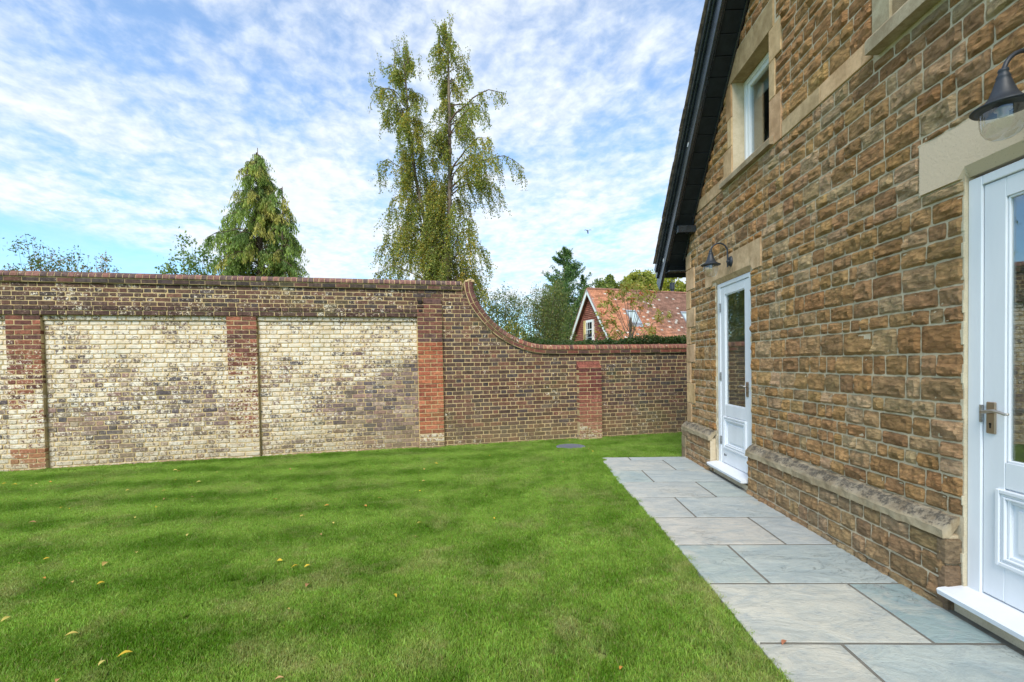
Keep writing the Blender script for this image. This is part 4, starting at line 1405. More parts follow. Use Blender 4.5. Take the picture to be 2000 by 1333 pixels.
# ================================================================== VEGETATION HELPERS
def leaf_mesh(name, P, size, cols, parent, mat, down=0.0, aspect=.6, kind='stuff', fold=False):
    """P (n,3) leaf positions; size (n,); each leaf is a small pointed four-sided blade"""
    n_ = len(P)
    P = np.asarray(P, float); size = np.asarray(size, float)
    d_ = RNG.normal(size=(n_, 3)); d_ /= np.linalg.norm(d_, axis=1)[:, None]
    d_ = d_ * (1 - down) + np.array([0, 0, -1.0]) * down
    d_ /= np.linalg.norm(d_, axis=1)[:, None]
    q = RNG.normal(size=(n_, 3)); w = np.cross(d_, q); w /= np.linalg.norm(w, axis=1)[:, None]
    L_ = size[:, None]
    V = np.empty((n_, 4, 3))
    V[:, 0] = P
    V[:, 1] = P + d_ * L_ * .45 + w * L_ * aspect * .5
    V[:, 2] = P + d_ * L_
    V[:, 3] = P + d_ * L_ * .45 - w * L_ * aspect * .5
    F = np.arange(n_ * 4).reshape(n_, 4)
    C = np.repeat(np.concatenate([np.asarray(cols), np.zeros((n_, 1))], 1)[:, None, :], 4, axis=1).reshape(-1, 4)
    return build(name, V.reshape(-1, 3), F, mat, parent, C, kind=kind)
def pal(cols, n_, w=None, v=.2):
    cols = np.array(cols)
    i = RNG.choice(len(cols), n_, p=w)
    return np.clip(cols[i] * RNG.uniform(1 - v, 1 + v, (n_, 1)), 0, 1)
PXM = 1 / FPX

# ---------------- birch
def env_interp(tab, z):
    return np.interp(z, [t[0] for t in tab], [t[1] for t in tab]), np.interp(z, [t[0] for t in tab], [t[2] for t in tab])
def birch():
    D = 14.0
    def zz(py, px=860): return at(px, py, D)[2]
    def xx(px): return at(px, 300, D)[0]
    root = empty('birch_tree', (xx(866), D, lawn_z(0, 14)), 'tall twin-stemmed weeping birch with green and yellow leaves behind the wall', 'tree')
    pxm = D / FPX
    stems = [dict(pts=[(866, 800), (868, 545), (873, 450), (877, 350), (880, 200), (878, 100), (872, 38)], r=.10, dy=0,
                  env=[(30, 4, 4), (55, 12, 14), (100, 24, 30), (150, 30, 48), (180, 30, 90), (220, 32, 108), (270, 36, 140), (295, 38, 150), (330, 38, 100), (380, 42, 72), (450, 46, 68), (500, 52, 68), (545, 55, 72), (640, 60, 120)]),
             dict(pts=[(860, 800), (843, 560), (822, 430), (803, 330), (795, 230), (788, 140), (783, 70)], r=.085, dy=.5,
                  env=[(60, 4, 4), (80, 16, 20), (110, 30, 34), (150, 50, 38), (200, 62, 40), (225, 76, 42), (300, 56, 48), (350, 60, 44), (400, 84, 46), (450, 98, 46), (500, 108, 50), (545, 112, 46), (640, 112, 50)])]
    tm, bm = MB(), MB()
    LP, LS, LC = [], [], []
    greens = [(.22, .26, .065), (.26, .30, .075), (.33, .35, .09), (.17, .22, .06)]
    yell = [(.42, .36, .07), (.52, .38, .06), (.36, .33, .075)]
    for si, st in enumerate(stems):
        W = [np.array([xx(p[0]), D + st['dy'] + .15 * math.sin(p[1] * .02), zz(p[1])]) for p in st['pts']]
        n_ = len(W)
        tube(tm, W, [st['r'] * (1 - .92 * i / (n_ - 1)) + .006 for i in range(n_)], 8)
        zsW = np.array([w[2] for w in W])[::-1]; xsW = np.array([w[0] for w in W])[::-1]; ysW = np.array([w[1] for w in W])[::-1]
        o_ = np.argsort(zsW); zsW, xsW, ysW = zsW[o_], xsW[o_], ysW[o_]
        envz = sorted([(zz(e[0]), e[1] * pxm, e[2] * pxm) for e in st['env']])
        NB = 96 if si == 0 else 104
        for b in range(NB):
            f = (b + random.random()) / NB
            ztop, zbot = zz(st['env'][0][0] + 6), 2.9
            z0 = zbot + (ztop - zbot) * (1 - (1 - f) ** 1.0)
            az = random.uniform(0, 2 * math.pi)
            el, er = env_interp(envz, z0 - .15)
            cosa = math.cos(az)
            R_ = er if cosa > 0 else el
            Rm = (abs(cosa) * R_ + (1 - abs(cosa)) * min(el, er) * 1.1) * random.choice([.35, .6, .75, .9, 1.0, 1.12, 1.2])
            Rm = max(Rm, .12)
            x0, y0 = np.interp(z0, zsW, xsW), np.interp(z0, zsW, ysW)
            rise = Rm * random.uniform(.35, .8)
            if z0 + rise * .5 > ztop: rise = .1
            pts = []
            zst = z0 - rise * .7
            for k in range(8):
                g = k / 7
                pts.append(np.array([x0 + math.cos(az) * Rm * g, y0 + math.sin(az) * Rm * g,
                                     zst + rise * (1.6 * g - .9 * g * g) - .22 * Rm * max(0, g - .7) / .3 * .6]) + RNG.normal(size=3) * .02)
            tube(bm, pts, [max(.004, .006 + .012 * Rm * (1 - k / 7)) for k in range(8)], 4, cap=False)
            ns = int(9 + Rm * 19)
            yb = random.random(); hang = random.uniform(.5, 1.25)
            for q in range(ns):
                g = random.uniform(.12, 1.0) ** .8
                i0 = min(int(g * 7), 6); fr_ = g * 7 - i0
                p0 = pts[i0] * (1 - fr_) + pts[i0 + 1] * fr_
                low = max(0, min(1, (zz(150) - z0) / 4))
                Lh = random.uniform(.18, .55) + low * random.uniform(.0, .95) * hang
                dirv = np.array([math.cos(az) * .25 + RNG.normal() * .12, math.sin(az) * .25 + RNG.normal() * .12, -1])
                nl = int(Lh / .024) + 3
                tt = np.linspace(0, 1, nl)
                sx = p0[None, :] + dirv[None, :] * (tt * Lh)[:, None] + np.stack([.05 * np.sin(tt * 5 + q), .05 * np.cos(tt * 4 + q), 0 * tt], 1)
                if random.random() < .5: tube(bm, [sx[0], sx[nl // 2], sx[-1]], .0032, 3, cap=False)
                P = sx + RNG.normal(size=sx.shape) * .022
                LP.append(P); LS.append(RNG.uniform(.038, .066, nl))
                yk = .14 + .28 * (yb > .72) + .2 * (random.random() < .15)
                if 6.0 < z0 < 7 and si == 0 and random.random() < .12: yk = .9
                isy = RNG.random(nl) < yk
                c = np.where(isy[:, None], pal(yell, nl), pal(greens, nl))
                LC.append(c)
    # thin upright shoots at the tops
    for (tx, ty, n_s) in ((783, 78, 9), (872, 45, 11), (735, 118, 4), (820, 110, 4), (905, 90, 4), (728, 165, 3)):
        for q in range(n_s):
            p0 = at(tx + random.uniform(-14, 14), ty + random.uniform(18, 60), D + random.uniform(-.3, .3))
            up_ = np.array([random.gauss(0, .10), random.gauss(0, .1), random.uniform(.3, .75)])
            nl = 26
            t__ = RNG.uniform(0, 1, nl)
            tube(bm, [p0, p0 + up_ * .5, p0 + up_], [.006, .004, .002], 3, cap=False)
            LP.append(p0 + up_ * t__[:, None] + RNG.normal(size=(nl, 3)) * .035); LS.append(RNG.uniform(.035, .06, nl)); LC.append(pal(greens + yell[:1], nl))
    tm.build('trunk', M['bark'], root, smooth=True)
    bm.build('branches', M['twig'], root, kind='stuff')
    leaf_mesh('crown', np.concatenate(LP), np.concatenate(LS), np.concatenate(LC), root, M['leaf'], .45, .72)
    return sum(len(p) for p in LP)
nb = birch()

# ---------------- weeping cypress
def cypress():
    D = 17.0
    zz = lambda py: at(508, py, D)[2]
    xx = lambda px: at(px, 400, D)[0]
    pxm = D / FPX
    root = empty('weeping_conifer', (xx(505), D, -.1), 'broad weeping conifer with olive green drooping sprays behind the left part of the wall', 'tree')
    tm = MB()
    tube(tm, [(xx(503), D, -.1), (xx(504), D, 4), (xx(507), D, 7), (xx(506), D, zz(289))], [.2, .14, .07, .012], 8)
    tube(tm, [(xx(520), D, 3.5), (xx(555), D - .2, 5.2), (xx(560), D - .3, zz(372))], [.09, .06, .015], 6)
    LP, LS, LC = [], [], []
    bm = MB()
    def limb(x0, y0, z0, az, Rm, dens, colr, droop=.55):
        pts = []
        for k in range(7):
            g = k / 6
            pts.append(np.array([x0 + math.cos(az) * Rm * g, y0 + math.sin(az) * Rm * g, z0 + Rm * (.55 * g - droop * 1.25 * g * g)]) + RNG.normal(size=3) * .015)
        tube(bm, pts, [.02 * (1 - k / 7) + .004 for k in range(7)], 4, cap=False)
        ns = int(dens * (4 + Rm * 12))
        for q in range(ns):
            g = random.uniform(.15, 1) ** .7
            i0 = min(int(g * 6), 5); f = g * 6 - i0
            p0 = pts[i0] * (1 - f) + pts[i0 + 1] * f
            Lh = random.uniform(.14, .50)
            nl = int(Lh / .020) + 4
            tt = np.linspace(0, 1, nl)
            side = RNG.normal(size=3) * .12; side[2] = 0
            dv = np.array([math.cos(az) * .3, math.sin(az) * .3, -1]) * Lh
            sx = p0 + side * tt[:, None] + dv * (tt ** 1.1)[:, None] + RNG.normal(size=(nl, 3)) * .022
            LP.append(sx); LS.append(RNG.uniform(.06, .15, nl))
            base = np.array(colr) * random.uniform(.75, 1.25)
            tip = base * (1 + tt[:, None] * np.array([.5, .38, .1]))
            LC.append(np.clip(tip * RNG.uniform(.75, 1.25, (nl, 1)), 0, 1))
    env = [(290, 3), (305, 9), (315, 16), (335, 28), (350, 40), (380, 54), (400, 62), (440, 72), (480, 82), (540, 88), (640, 92)]
    ez = sorted([(zz(e[0]), e[1] * pxm) for e in env])
    cols = [(.19, .27, .07), (.24, .30, .075), (.15, .225, .06), (.28, .28, .08), (.12, .19, .055)]
    NB = 210
    for b in range(NB):
        z0 = 3.0 + (zz(298) - 3.0) * (b / NB) ** .9
        R_ = np.interp(z0 - .1, [e[0] for e in ez], [e[1] for e in ez]) * random.choice([.5, .7, .8, .9, 1.0, 1.12])
        az_ = random.uniform(0, 6.283)
        if zz(430) < z0 < zz(330) and math.cos(az_) > .25: R_ *= .70
        limb(xx(505), D, z0 - .1 * R_, az_, R_, 1.25, random.choice(cols))
    for b in range(80):
        z0 = 3.6 + (zz(372) - 3.6) * b / 80
        R_ = (.22 + .50 * (1 - b / 80)) * random.uniform(.6, 1.1)
        limb(xx(random.choice([538, 550, 560, 562])), D - .3, z0 - (.35 if b % 3 else 0), random.uniform(-2.6, 2.6), R_, 1.1, random.choice(cols), .7)
    tm.build('trunk', M['bark'], root, smooth=True)
    bm.build('branches', M['twig'], root, kind='stuff')
    leaf_mesh('crown', np.concatenate(LP), np.concatenate(LS), np.concatenate(LC), root, M['needle'], .72, .26)
cypress()

# ---------------- upright conifer on the right
def spire():
    D = 30.0
    zz = lambda py: at(1105, py, D)[2]
    xx = lambda px: at(px, 600, D)[0]
    pxm = D / FPX
    root = empty('conifer_tree', (xx(1105), D, -.1), 'spiky dark green conifer with upswept branches to the left of the red tiled house', 'tree')
    tm, bm = MB(), MB()
    tube(tm, [(xx(1105), D, -.1), (xx(1105), D, 3), (xx(1103), D, zz(484))], [.25, .16, .015], 8)
    LP, LS, LC = [], [], []
    for (cxp, top, wid, n_, sgn) in ((1105, 482, 92, 150, 0), (1138, 536, 40, 60, .05)):
        for b in range(n_):
            f = b / n_
            z0 = 1.5 + (zz(top + 3) - 1.5) * f
            pyf = (z0 - zz(665)) / (zz(top) - zz(665))
            R_ = max(.10, wid * pxm * (1 - pyf) ** .75 * random.uniform(.6, 1.1)) if pyf < 1 else .05
            az = random.uniform(0, 6.283)
            up = random.uniform(.25, .6)
            pts = [np.array([xx(cxp) + math.cos(az) * R_ * g, D + math.sin(az) * R_ * g, z0 + R_ * (up * g * g + .12 * g) - .15 * R_]) for g in np.linspace(0, 1, 5)]
            tube(bm, pts, [.014, .010, .007, .004, .002], 4, cap=False)
            nl = int(50 + R_ * 130)
            g = RNG.uniform(.08, 1.02, nl)
            base = np.stack([np.interp(g, np.linspace(0, 1, 5), [p[i] for p in pts]) for i in range(3)], 1)
            spread = (.035 + .075 * R_ * (1 - g * .85))[:, None]
            LP.append(base + RNG.normal(size=(nl, 3)) * spread * np.array([1, 1, .55])); LS.append(RNG.uniform(.09, .19, nl))
            LC.append(pal([(.09, .17, .055), (.12, .21, .06), (.065, .135, .05), (.16, .24, .07)], nl))
    tm.build('trunk', M['bark'], root, smooth=True)
    bm.build('branches', M['twig'], root, kind='stuff')
    leaf_mesh('crown', np.concatenate(LP), np.concatenate(LS), np.concatenate(LC), root, M['needle'], -.15, .34)
spire()

# ---------------- shrubs made of stems with leaves
def shrub(name, label, cat, px, py_top, D, half_px, n_stem, leaf, cols, w, seed, z0=0.0, spread=1.0, lsize=(.03, .05), per=26, down=.2, aspect=.55, group=None, bushy=.05, fill=0, arch=0.0, py_base=None, lean=0.0):
    random.seed(seed)
    bx_, by_, _ = at(px, 600, D)
    zt = at(px, py_top, D)[2]
    root = empty(name, (bx_, D, z0), label, cat, group)
    sm_ = MB(); LP, LS = [], []
    pxm = D / FPX
    for i in range(n_stem):
        az = random.uniform(0, 6.283); rr = half_px * pxm * random.uniform(.1, 1.0)
        h = (zt - z0) * random.uniform(.82, 1.0) * (1 - .14 * (rr / (half_px * pxm)) ** 2)
        b0 = np.array([bx_ + math.cos(az) * rr * .25, D + math.sin(az) * rr * .25 * spread, z0])
        pts = []
        for g in np.linspace(0, 1, 7):
            pts.append(b0 + np.array([math.cos(az) * rr * .75 * g ** 1.3 + lean * g, math.sin(az) * rr * .75 * g ** 1.3 * spread, h * (g - arch * max(0, g - .6) ** 2 * 3)]) + RNG.normal(size=3) * .02)
        tube(sm_, pts, [.014 * (1 - g * .85) for g in np.linspace(0, 1, 7)], 4, cap=False)
        ntw = 9
        for q in range(ntw):
            g = random.uniform(.35, 1.0)
            p0 = np.array([np.interp(g, np.linspace(0, 1, 7), [p[i_] for p in pts]) for i_ in range(3)])
            tw = np.array([random.gauss(0, .3), random.gauss(0, .3), random.uniform(.0, .5) - arch]) * random.uniform(.5, 1.2) * (.45 if g > .85 else 1) * bushy * 6
            tube(sm_, [p0, p0 + tw], [.005, .002], 3, cap=False)
            nl = per
            t__ = RNG.uniform(.1, 1.05, nl)
            LP.append(p0 + tw * t__[:, None] + RNG.normal(size=(nl, 3)) * bushy); LS.append(RNG.uniform(*lsize, nl))
    if fill:
        P = RNG.normal(size=(fill, 3)); P /= np.linalg.norm(P, axis=1)[:, None]
        P *= RNG.uniform(.35, 1, (fill, 1)) ** .5
        n3 = np.array([mnoise.noise(Vector(p) * 3.1 + Vector((seed, 0, 0))) for p in P])
        P = P[n3 > -.12]
        P = P * np.array([half_px * pxm, half_px * pxm * spread, (zt - z0) * .48]) + np.array([bx_, D, z0 + (zt - z0) * .49])
        LP.append(P); LS.append(RNG.uniform(*lsize, len(P)))
    sm_.build('stems', M['twig'], root, kind='stuff')
    P = np.concatenate(LP)
    leaf_mesh('foliage', P, np.concatenate(LS), pal(cols, len(P), w), root, M['leaf'], down, aspect)
    return root
G1 = [(.07, .11, .035), (.10, .14, .04), (.05, .08, .03), (.30, .24, .05)]
shrub('shrub', 'thin dark leafy shoots with open sprays above the far left of the wall', 'shrub', 105, 452, 10.5, 84, 44, None, [(.09, .16, .08), (.12, .19, .09), (.16, .20, .07), (.26, .15, .07)], None, 11, lsize=(.05, .085), per=26, aspect=.42, bushy=.075)
shrub('shrub', 'low arching shoots spreading over the left end of the wall', 'shrub', 45, 488, 10.2, 50, 26, None, [(.09, .16, .08), (.12, .19, .09)], None, 12, lsize=(.05, .08), per=22, aspect=.4, bushy=.06, arch=.2)
shrub('shrub', 'sparse shrub with a few orange leaves and a thin bare shoot above the wall', 'shrub', 198, 476, 10.3, 50, 26, None, [(.13, .17, .07), (.12, .19, .08), (.38, .29, .08), (.42, .22, .06)], None, 13, lsize=(.045, .08), per=24, aspect=.4, bushy=.06)
shrub('birch_sapling', 'young round-leaved sapling to the left of the weeping conifer', 'tree', 372, 446, 12.5, 50, 24, None, [(.16, .24, .08), (.21, .29, .09), (.12, .19, .07)], None, 14, lsize=(.05, .085), per=24, aspect=.8, bushy=.075, down=.35)
shrub('shrub', 'airy thin-leaved shrub beside the trailing tips of the birch', 'shrub', 985, 555, 12.0, 42, 20, None, [(.12, .17, .06), (.15, .20, .06), (.36, .31, .07), (.09, .13, .05)], [.35, .35, .12, .18], 15, lsize=(.045, .075), per=36, aspect=.42, bushy=.085, fill=5000)
shrub('bush', 'dense brown-green bush of drooping twigs under the conifer', 'bush', 1066, 545, 13.0, 62, 40, None, [(.15, .20, .07), (.19, .24, .075), (.12, .16, .06), (.20, .18, .11), (.40, .33, .08)], [.28, .28, .26, .13, .05], 16, lsize=(.035, .07), per=60, aspect=.38, bushy=.085, fill=12000, down=.5)
shrub('bush', 'low yellowing bush in the dip of the swooping wall', 'bush', 1000, 618, 10.6, 42, 18, None, [(.15, .21, .05), (.32, .30, .06), (.42, .32, .06), (.11, .16, .045)], None, 17, lsize=(.03, .05), per=26, aspect=.5, bushy=.06, fill=2500)
# hedge top behind the low wall
hroot = empty('hedge', WF(10.1, .75, 0), 'low dark green ivy hedge topping the far side of the low wall', 'hedge')
n_ = 15000
uu = RNG.uniform(7.75, 12.6, n_); oo = RNG.uniform(.42, 1.1, n_)
hz = 1.84 + .10 * np.array([mnoise.noise((u * 1.5, o * 3, 0)) for u, o in zip(uu, oo)]) + .05 * np.array([mnoise.noise((u * 7, o * 7, 3)) for u, o in zip(uu, oo)])
hz = np.where(uu > 10.2, hz + .04, hz)
P = np.array([WF(u, o, z - abs(RNG.normal()) * .07) for u, o, z in zip(uu, oo, hz)])
leaf_mesh('foliage', P, RNG.uniform(.03, .055, n_), pal([(.035, .07, .025), (.055, .10, .03), (.08, .13, .035), (.10, .12, .05)], n_), hroot, M['leaf'], .1, .75)
hm = MB(); bbox(hm, WF, 7.8, 12.6, .5, 1.05, -.1, 1.66); hm.build('inner_branches', M['twig'], hroot)

# ---------------- rowan
def rowan():
    D = 11.3
    root = empty('rowan_tree', at(1232, 800, D) * np.array([1, 1, 0]), 'slender young rowan with orange berries in front of the red tiled roof', 'tree')
    bm = MB()
    base = (1231, 690)
    tips = [(1176, 608), (1186, 585), (1200, 600), (1215, 570), (1233, 585), (1222, 560), (1250, 572), (1262, 563), (1272, 570), (1258, 590), (1196, 630), (1208, 655), (1250, 640), (1283, 620), (1274, 650), (1303, 615), (1170, 650), (1240, 556), (1190, 568), (1180, 630)]
    LP, LS, LC, BP = [], [], [], []
    random.seed(5)
    for i, (tx, ty) in enumerate(tips):
        dd = D + random.uniform(-.5, .5)
        hy = random.uniform(600, 650) if ty < 620 else 672
        mx_, my_ = base[0] + (tx - base[0]) * .25, (base[1] + ty) / 2 + 8
        pts = [at(base[0] + random.uniform(-2, 2), 760, D), at(base[0] + (tx - base[0]) * .04, min(hy + 20, 700), D), at(mx_, my_, (D + dd) / 2), at(base[0] + (tx - base[0]) * .65, ty + (my_ - ty) * .35, dd), at(tx, ty, dd)]
        tube(bm, pts, [.016, .013, .008, .005, .003], 5, cap=False)
        p = pts[-1]
        for q in range(random.randint(4, 7)):
            c0 = p + RNG.normal(size=3) * np.array([.09, .12, .06])
            dv = RNG.normal(size=3) * .09; dv[2] -= .03
            nl = 13
            tt = np.linspace(-.2, 1, nl)
            LP.append(c0 + dv * tt[:, None] + RNG.normal(size=(nl, 3)) * .016)
            LS.append(RNG.uniform(.08, .14, nl))
            LC.append(pal([(.22, .19, .05), (.32, .33, .09), (.42, .36, .11), (.42, .20, .06)], nl, [.35, .3, .25, .1]))
        if i % 2 == 0:
            for q in range(7): BP.append(p + RNG.normal(size=3) * .03 + np.array([0, -.03, -.02]))
    tube(bm, [at(1231, 700, D) * np.array([1, 1, 0]), at(1231, 740, D), at(1232, 670, D)], [.028, .024, .018], 6)
    bm.build('trunk', M['bark'], root)
    leaf_mesh('foliage', np.concatenate(LP), np.concatenate(LS), np.concatenate(LC), root, M['leaf'], .3, .3)
    b2 = MB()
    for p in BP:
        lathe(b2, tuple(p), [(0, .014), (.012, .008), (.015, 0), (.012, -.008), (0, -.014)], 6)
    b2.build('berries', M['berry'], root, kind='stuff')
rowan()

# ---------------- broadleaf trees behind the far house
def crown_tree(px, py_top, D, half_px, label, cols, seed, n_=9000, ls=(.14, .26)):
    random.seed(seed)
    x_, y_, zt = at(px, py_top, D)
    pxm = D / FPX
    R_ = half_px * pxm
    root = empty('broadleaf_tree', (x_, D, -.1), label, 'tree', 'round-headed trees behind the red tiled house')
    tm = MB()
    tube(tm, [(x_, D, -.1), (x_ + .1, D, zt * .4), (x_, D, zt * .75)], [.3, .22, .1], 8)
    for k in range(7):
        az = k * .9; tube(tm, [(x_, D, zt * .4 + k * .15), (x_ + math.cos(az) * R_ * .6, D + math.sin(az) * R_ * .6, zt * .78)], [.1, .03], 5)
    tm.build('trunk', M['bark'], root)
    LP = []
    nc = 46
    for k in range(nc):
        v = RNG.normal(size=3); v /= np.linalg.norm(v); v *= random.uniform(.5, .92)
        c = np.array([x_, D, zt - R_ * 1.05]) + v * np.array([R_, R_, R_ * .95])
        rc = R_ * random.uniform(.16, .30)
        m_n = n_ // nc
        w = RNG.normal(size=(m_n, 3)); w /= np.linalg.norm(w, axis=1)[:, None]; w *= RNG.uniform(.5, 1.05, (m_n, 1)) * rc
        LP.append(c + w)
    P = np.concatenate(LP)
    leaf_mesh('crown', P, RNG.uniform(*ls, len(P)), pal(cols, len(P)), root, M['leaf'], .1, .7)
YG = [(.26, .30, .06), (.33, .35, .07), (.18, .23, .05), (.40, .38, .08)]
crown_tree(1192, 532, 42, 40, 'rounded green tree behind the left end of the red tiled roof', [(.17, .22, .055), (.23, .27, .06), (.12, .17, .045)], 31)
crown_tree(1243, 522, 40, 38, 'yellow-green tree behind the middle of the red tiled roof', YG, 32)
crown_tree(1300, 516, 44, 50, 'largest bright yellow-green tree behind the flue of the red tiled roof', [(.36, .38, .06), (.46, .44, .07), (.24, .29, .05)], 33, 11000)
crown_tree(1365, 522, 41, 40, 'olive tree partly hidden by the corner of the stone house', YG, 34)

# ================================================================== FAR HOUSE
def far_house():
    D = 26.0
    A = at(1147, 564, D)
    ph = rad(20)
    r = np.array([math.cos(ph), math.sin(ph), 0]); g = np.array([math.sin(ph), -math.cos(ph), 0]); up = np.array([0, 0, 1.])
    sl = rad(52); LEN = 13.0
    root = empty('tiled_house', A + r * 5 - up * A[2] - up * .1, 'house with steep red clay tiled roof and white bargeboards beyond the low wall', 'house')
    HWID = (A[2] - 1.3) / math.tan(sl)
    def FH(a, b, z): return tuple(A + r * a + g * b + up * z)          # a along ridge, b toward camera, z from ridge
    drop = lambda b: -abs(b) * math.tan(sl)
    # walls
    m_ = MB()
    zb = -A[2] - .1
    W_ = HWID - .25
    m_.add([FH(.25, -W_, zb), FH(.25, W_, zb), FH(.25, W_, drop(W_) - .12), FH(.25, 0, -.14), FH(.25, -W_, drop(W_) - .12)] +
           [FH(LEN, -W_, zb), FH(LEN, W_, zb), FH(LEN, W_, drop(W_) - .12), FH(LEN, 0, -.14), FH(LEN, -W_, drop(W_) - .12)],
           [(0, 1, 2, 3, 4), (9, 8, 7, 6, 5), (0, 5, 6, 1), (1, 6, 7, 2), (2, 7, 8, 3), (3, 8, 9, 4), (4, 9, 5, 0)], (.30, .10, .065, 0))
    m_.build('wall', M['tile'], root)
    # hung tiles on the gable, course by course
    m_ = MB(); z = -.35
    while z > -3.8:
        bw = max(0, (-z - .14) / math.tan(sl) - .10)
        b = -bw + random.uniform(-.05, 0)
        while b < bw:
            w = .165
            if not (-.46 < b + w / 2 < .36 and z < -1.72):
                k = random.uniform(.8, 1.2)
                c = (.33 * k, .125 * k, .088 * k, 0)
                b0, b1 = max(b + .004, -bw), min(b + w - .004, bw)
                if b1 - b0 > .02:
                    m_.add([FH(.245, b0, z + .11), FH(.245, b1, z + .11), FH(.20, b1, z), FH(.20, b0, z), FH(.245, b0, z - .004), FH(.245, b1, z - .004)], [(0, 1, 2, 3), (3, 2, 5, 4)], c)
            b += w
        z -= .11
    m_.build('hung_tiles', M['tile'], root, kind='stuff')
    # roof: tiles course by course on the near slope, plain deck on the other
    S_len = HWID / math.cos(sl)
    def RF(a, s_, h, side=1):            # s_ down the slope
        return tuple(A + r * a + g * side * (math.cos(sl) * s_ + math.sin(sl) * h) + up * (-math.sin(sl) * s_ + math.cos(sl) * h))
    m_ = MB()
    for side in (1, -1):
        fr = lambda a, s_, h, sd=side: RF(a, s_, h, sd)
        bbox(m_, fr, 0, LEN, 0, S_len + .1, -.05, 0, 0, (.2, .08, .06, 0))
    m_.build('roof', M['tile'], root)
    m_ = MB()
    s_ = .1; row = 0
    while s_ < S_len + .1:
        a = .0 - (.083 if row % 2 else 0)
        while a < 10.5:
            # bright orange tiles near the gable, browner away from it past a slanted edge
            edge = 1.9 + .55 * s_ + .5 * mnoise.noise((s_ * 1.2, 2, 2))
            t__ = min(max((a - edge) / 2.4 + .5 + random.uniform(-.3, .3), 0), 1)
            c1 = np.array((.44, .20, .115)); c2 = np.array((.235, .13, .095))
            c = (c1 * (1 - t__) + c2 * t__) * random.uniform(.82, 1.18)
            if random.random() < .035: c = np.array((.5, .45, .4))
            h = .012 + random.uniform(0, .012)
            m_.add([RF(max(a + .004, 0), s_ - .12, .004), RF(a + .161, s_ - .12, .004), RF(a + .161, s_ + .01, h + .012), RF(max(a + .004, 0), s_ + .01, h + .012), RF(max(a + .004, 0), s_ + .01, 0), RF(a + .161, s_ + .01, 0)],
                   [(0, 1, 2, 3), (3, 2, 5, 4)], (*c, 0))
            a += .166
        s_ += .11; row += 1
    m_.build('roof_tiles', M['tile'], root, kind='stuff')
    # ridge tiles
    a = 0
    while a < 10.5:
        m_ = MB()
        k = random.uniform(.85, 1.1)
        vs = []
        for aa in (a + .005, a + .295):
            for th in np.linspace(-.5, math.pi + .5, 7):
                vs.append(FH(aa, .09 * math.cos(th), .075 * math.sin(th) - .01))
        m_.add(vs, [(i, i + 1, 8 + i, 7 + i) for i in range(6)] + [tuple(range(7)), tuple(range(13, 6, -1))], (.28 * k, .14 * k, .10 * k, 0))
        m_.build('ridge_tile', M['tile'], root)
        a += .3
    # bargeboards
    for side in (1, -1):
        m_ = MB()
        fr = lambda a, s_, h, sd=side: RF(a, s_, h, sd)
        bbox(m_, fr, -.05, -.01, 0 if side > 0 else .02, S_len + .15, -.19, .0)
        m_.build('bargeboard', M['whitewin'], root)
        m_ = MB(); bbox(m_, fr, -.08, .02, .03, S_len + .15, .004, .03, 0, (.32, .16, .12, 0))
        m_.build('verge', M['tile'], root)
    # gable window
    m_ = MB()
    WFF = lambda a, b, z: FH(a, b, z)
    bbox(m_, WFF, .10, .26, -.42, .32, -3.6, -1.78); wo_ = m_.build('window', M['whitewin'], root)
    m_ = MB(); bbox(m_, WFF, .085, .105, -.30, -.02, -3.5, -1.92); bbox(m_, WFF, .085, .105, .04, .27, -3.5, -1.92)
    m_.build('pane', M['dark'], wo_)
    m_ = MB()
    for z in (-2.35, -2.8, -3.2): bbox(m_, WFF, .07, .09, -.32, .29, z, z + .045)
    bbox(m_, WFF, .07, .09, -.18, -.14, -3.5, -1.92)
    m_.build('glazing_bar', M['whitewin'], wo_)
    m_ = MB(); bbox(m_, WFF, .02, .24, -.56, -.425, -3.6, -1.80, 0, (.5, .38, .16, 0)); m_.build('window_reveal', M['tile'], root)
    m_ = MB()
    for z in (-2.62, -3.2): tube(m_, [FH(-.02, -.4, z), FH(-.02, .35, z)], .02, 5)
    for b in np.linspace(-.4, .35, 6): tube(m_, [FH(-.02, b, -2.62), FH(-.02, b, -3.2)], .012, 4)
    m_.build('balcony_rail', M['lampmetal'], root)
    # rooflights
    for (a0, a1, s0, s1) in ((1.78, 2.42, 1.72, 2.75), (5.55, 6.2, 1.72, 2.75)):
        m_ = MB(); fr = lambda a, s_, h: RF(a, s_, h, 1)
        bbox(m_, fr, a0, a1, s0, s0 + .10, .01, .10); bbox(m_, fr, a0, a0 + .07, s0, s1, .01, .09); bbox(m_, fr, a1 - .07, a1, s0, s1, .01, .09); bbox(m_, fr, a0, a1, s1 - .1, s1, .01, .08)
        rl = m_.build('rooflight', M['lead'], root)
        m_ = MB(); bbox(m_, fr, a0 + .07, a1 - .07, s0 + .1, s1 - .1, .03, .05)
        m_.build('pane', M['skypainted_glass'], rl)
        m_ = MB(); bbox(m_, fr, a0 - .05, a1 + .05, s1, s1 + .2, .012, .035)
        m_.build('flashing', M['lead'], rl)
    # flue
    fl = MB()
    fp = at(1321, 566, 1.0)
    a_ = 6.15
    tube(fl, [FH(a_, -.3, -.5), FH(a_, -.3, .25)], .10, 12); tube(fl, [FH(a_, -.3, .25), FH(a_, -.3, .62)], .15, 12); tube(fl, [FH(a_, -.3, .62), FH(a_, -.3, .65)], .17, 12)
    fl.build('flue', M['lampmetal'], root)
M['skypainted_glass'] = mat_simple('rooflight glass with painted sky', (.42, .50, .50), .08, 1.0, 0)  # pale base colour paints the sky's reflection into the pane
far_house()

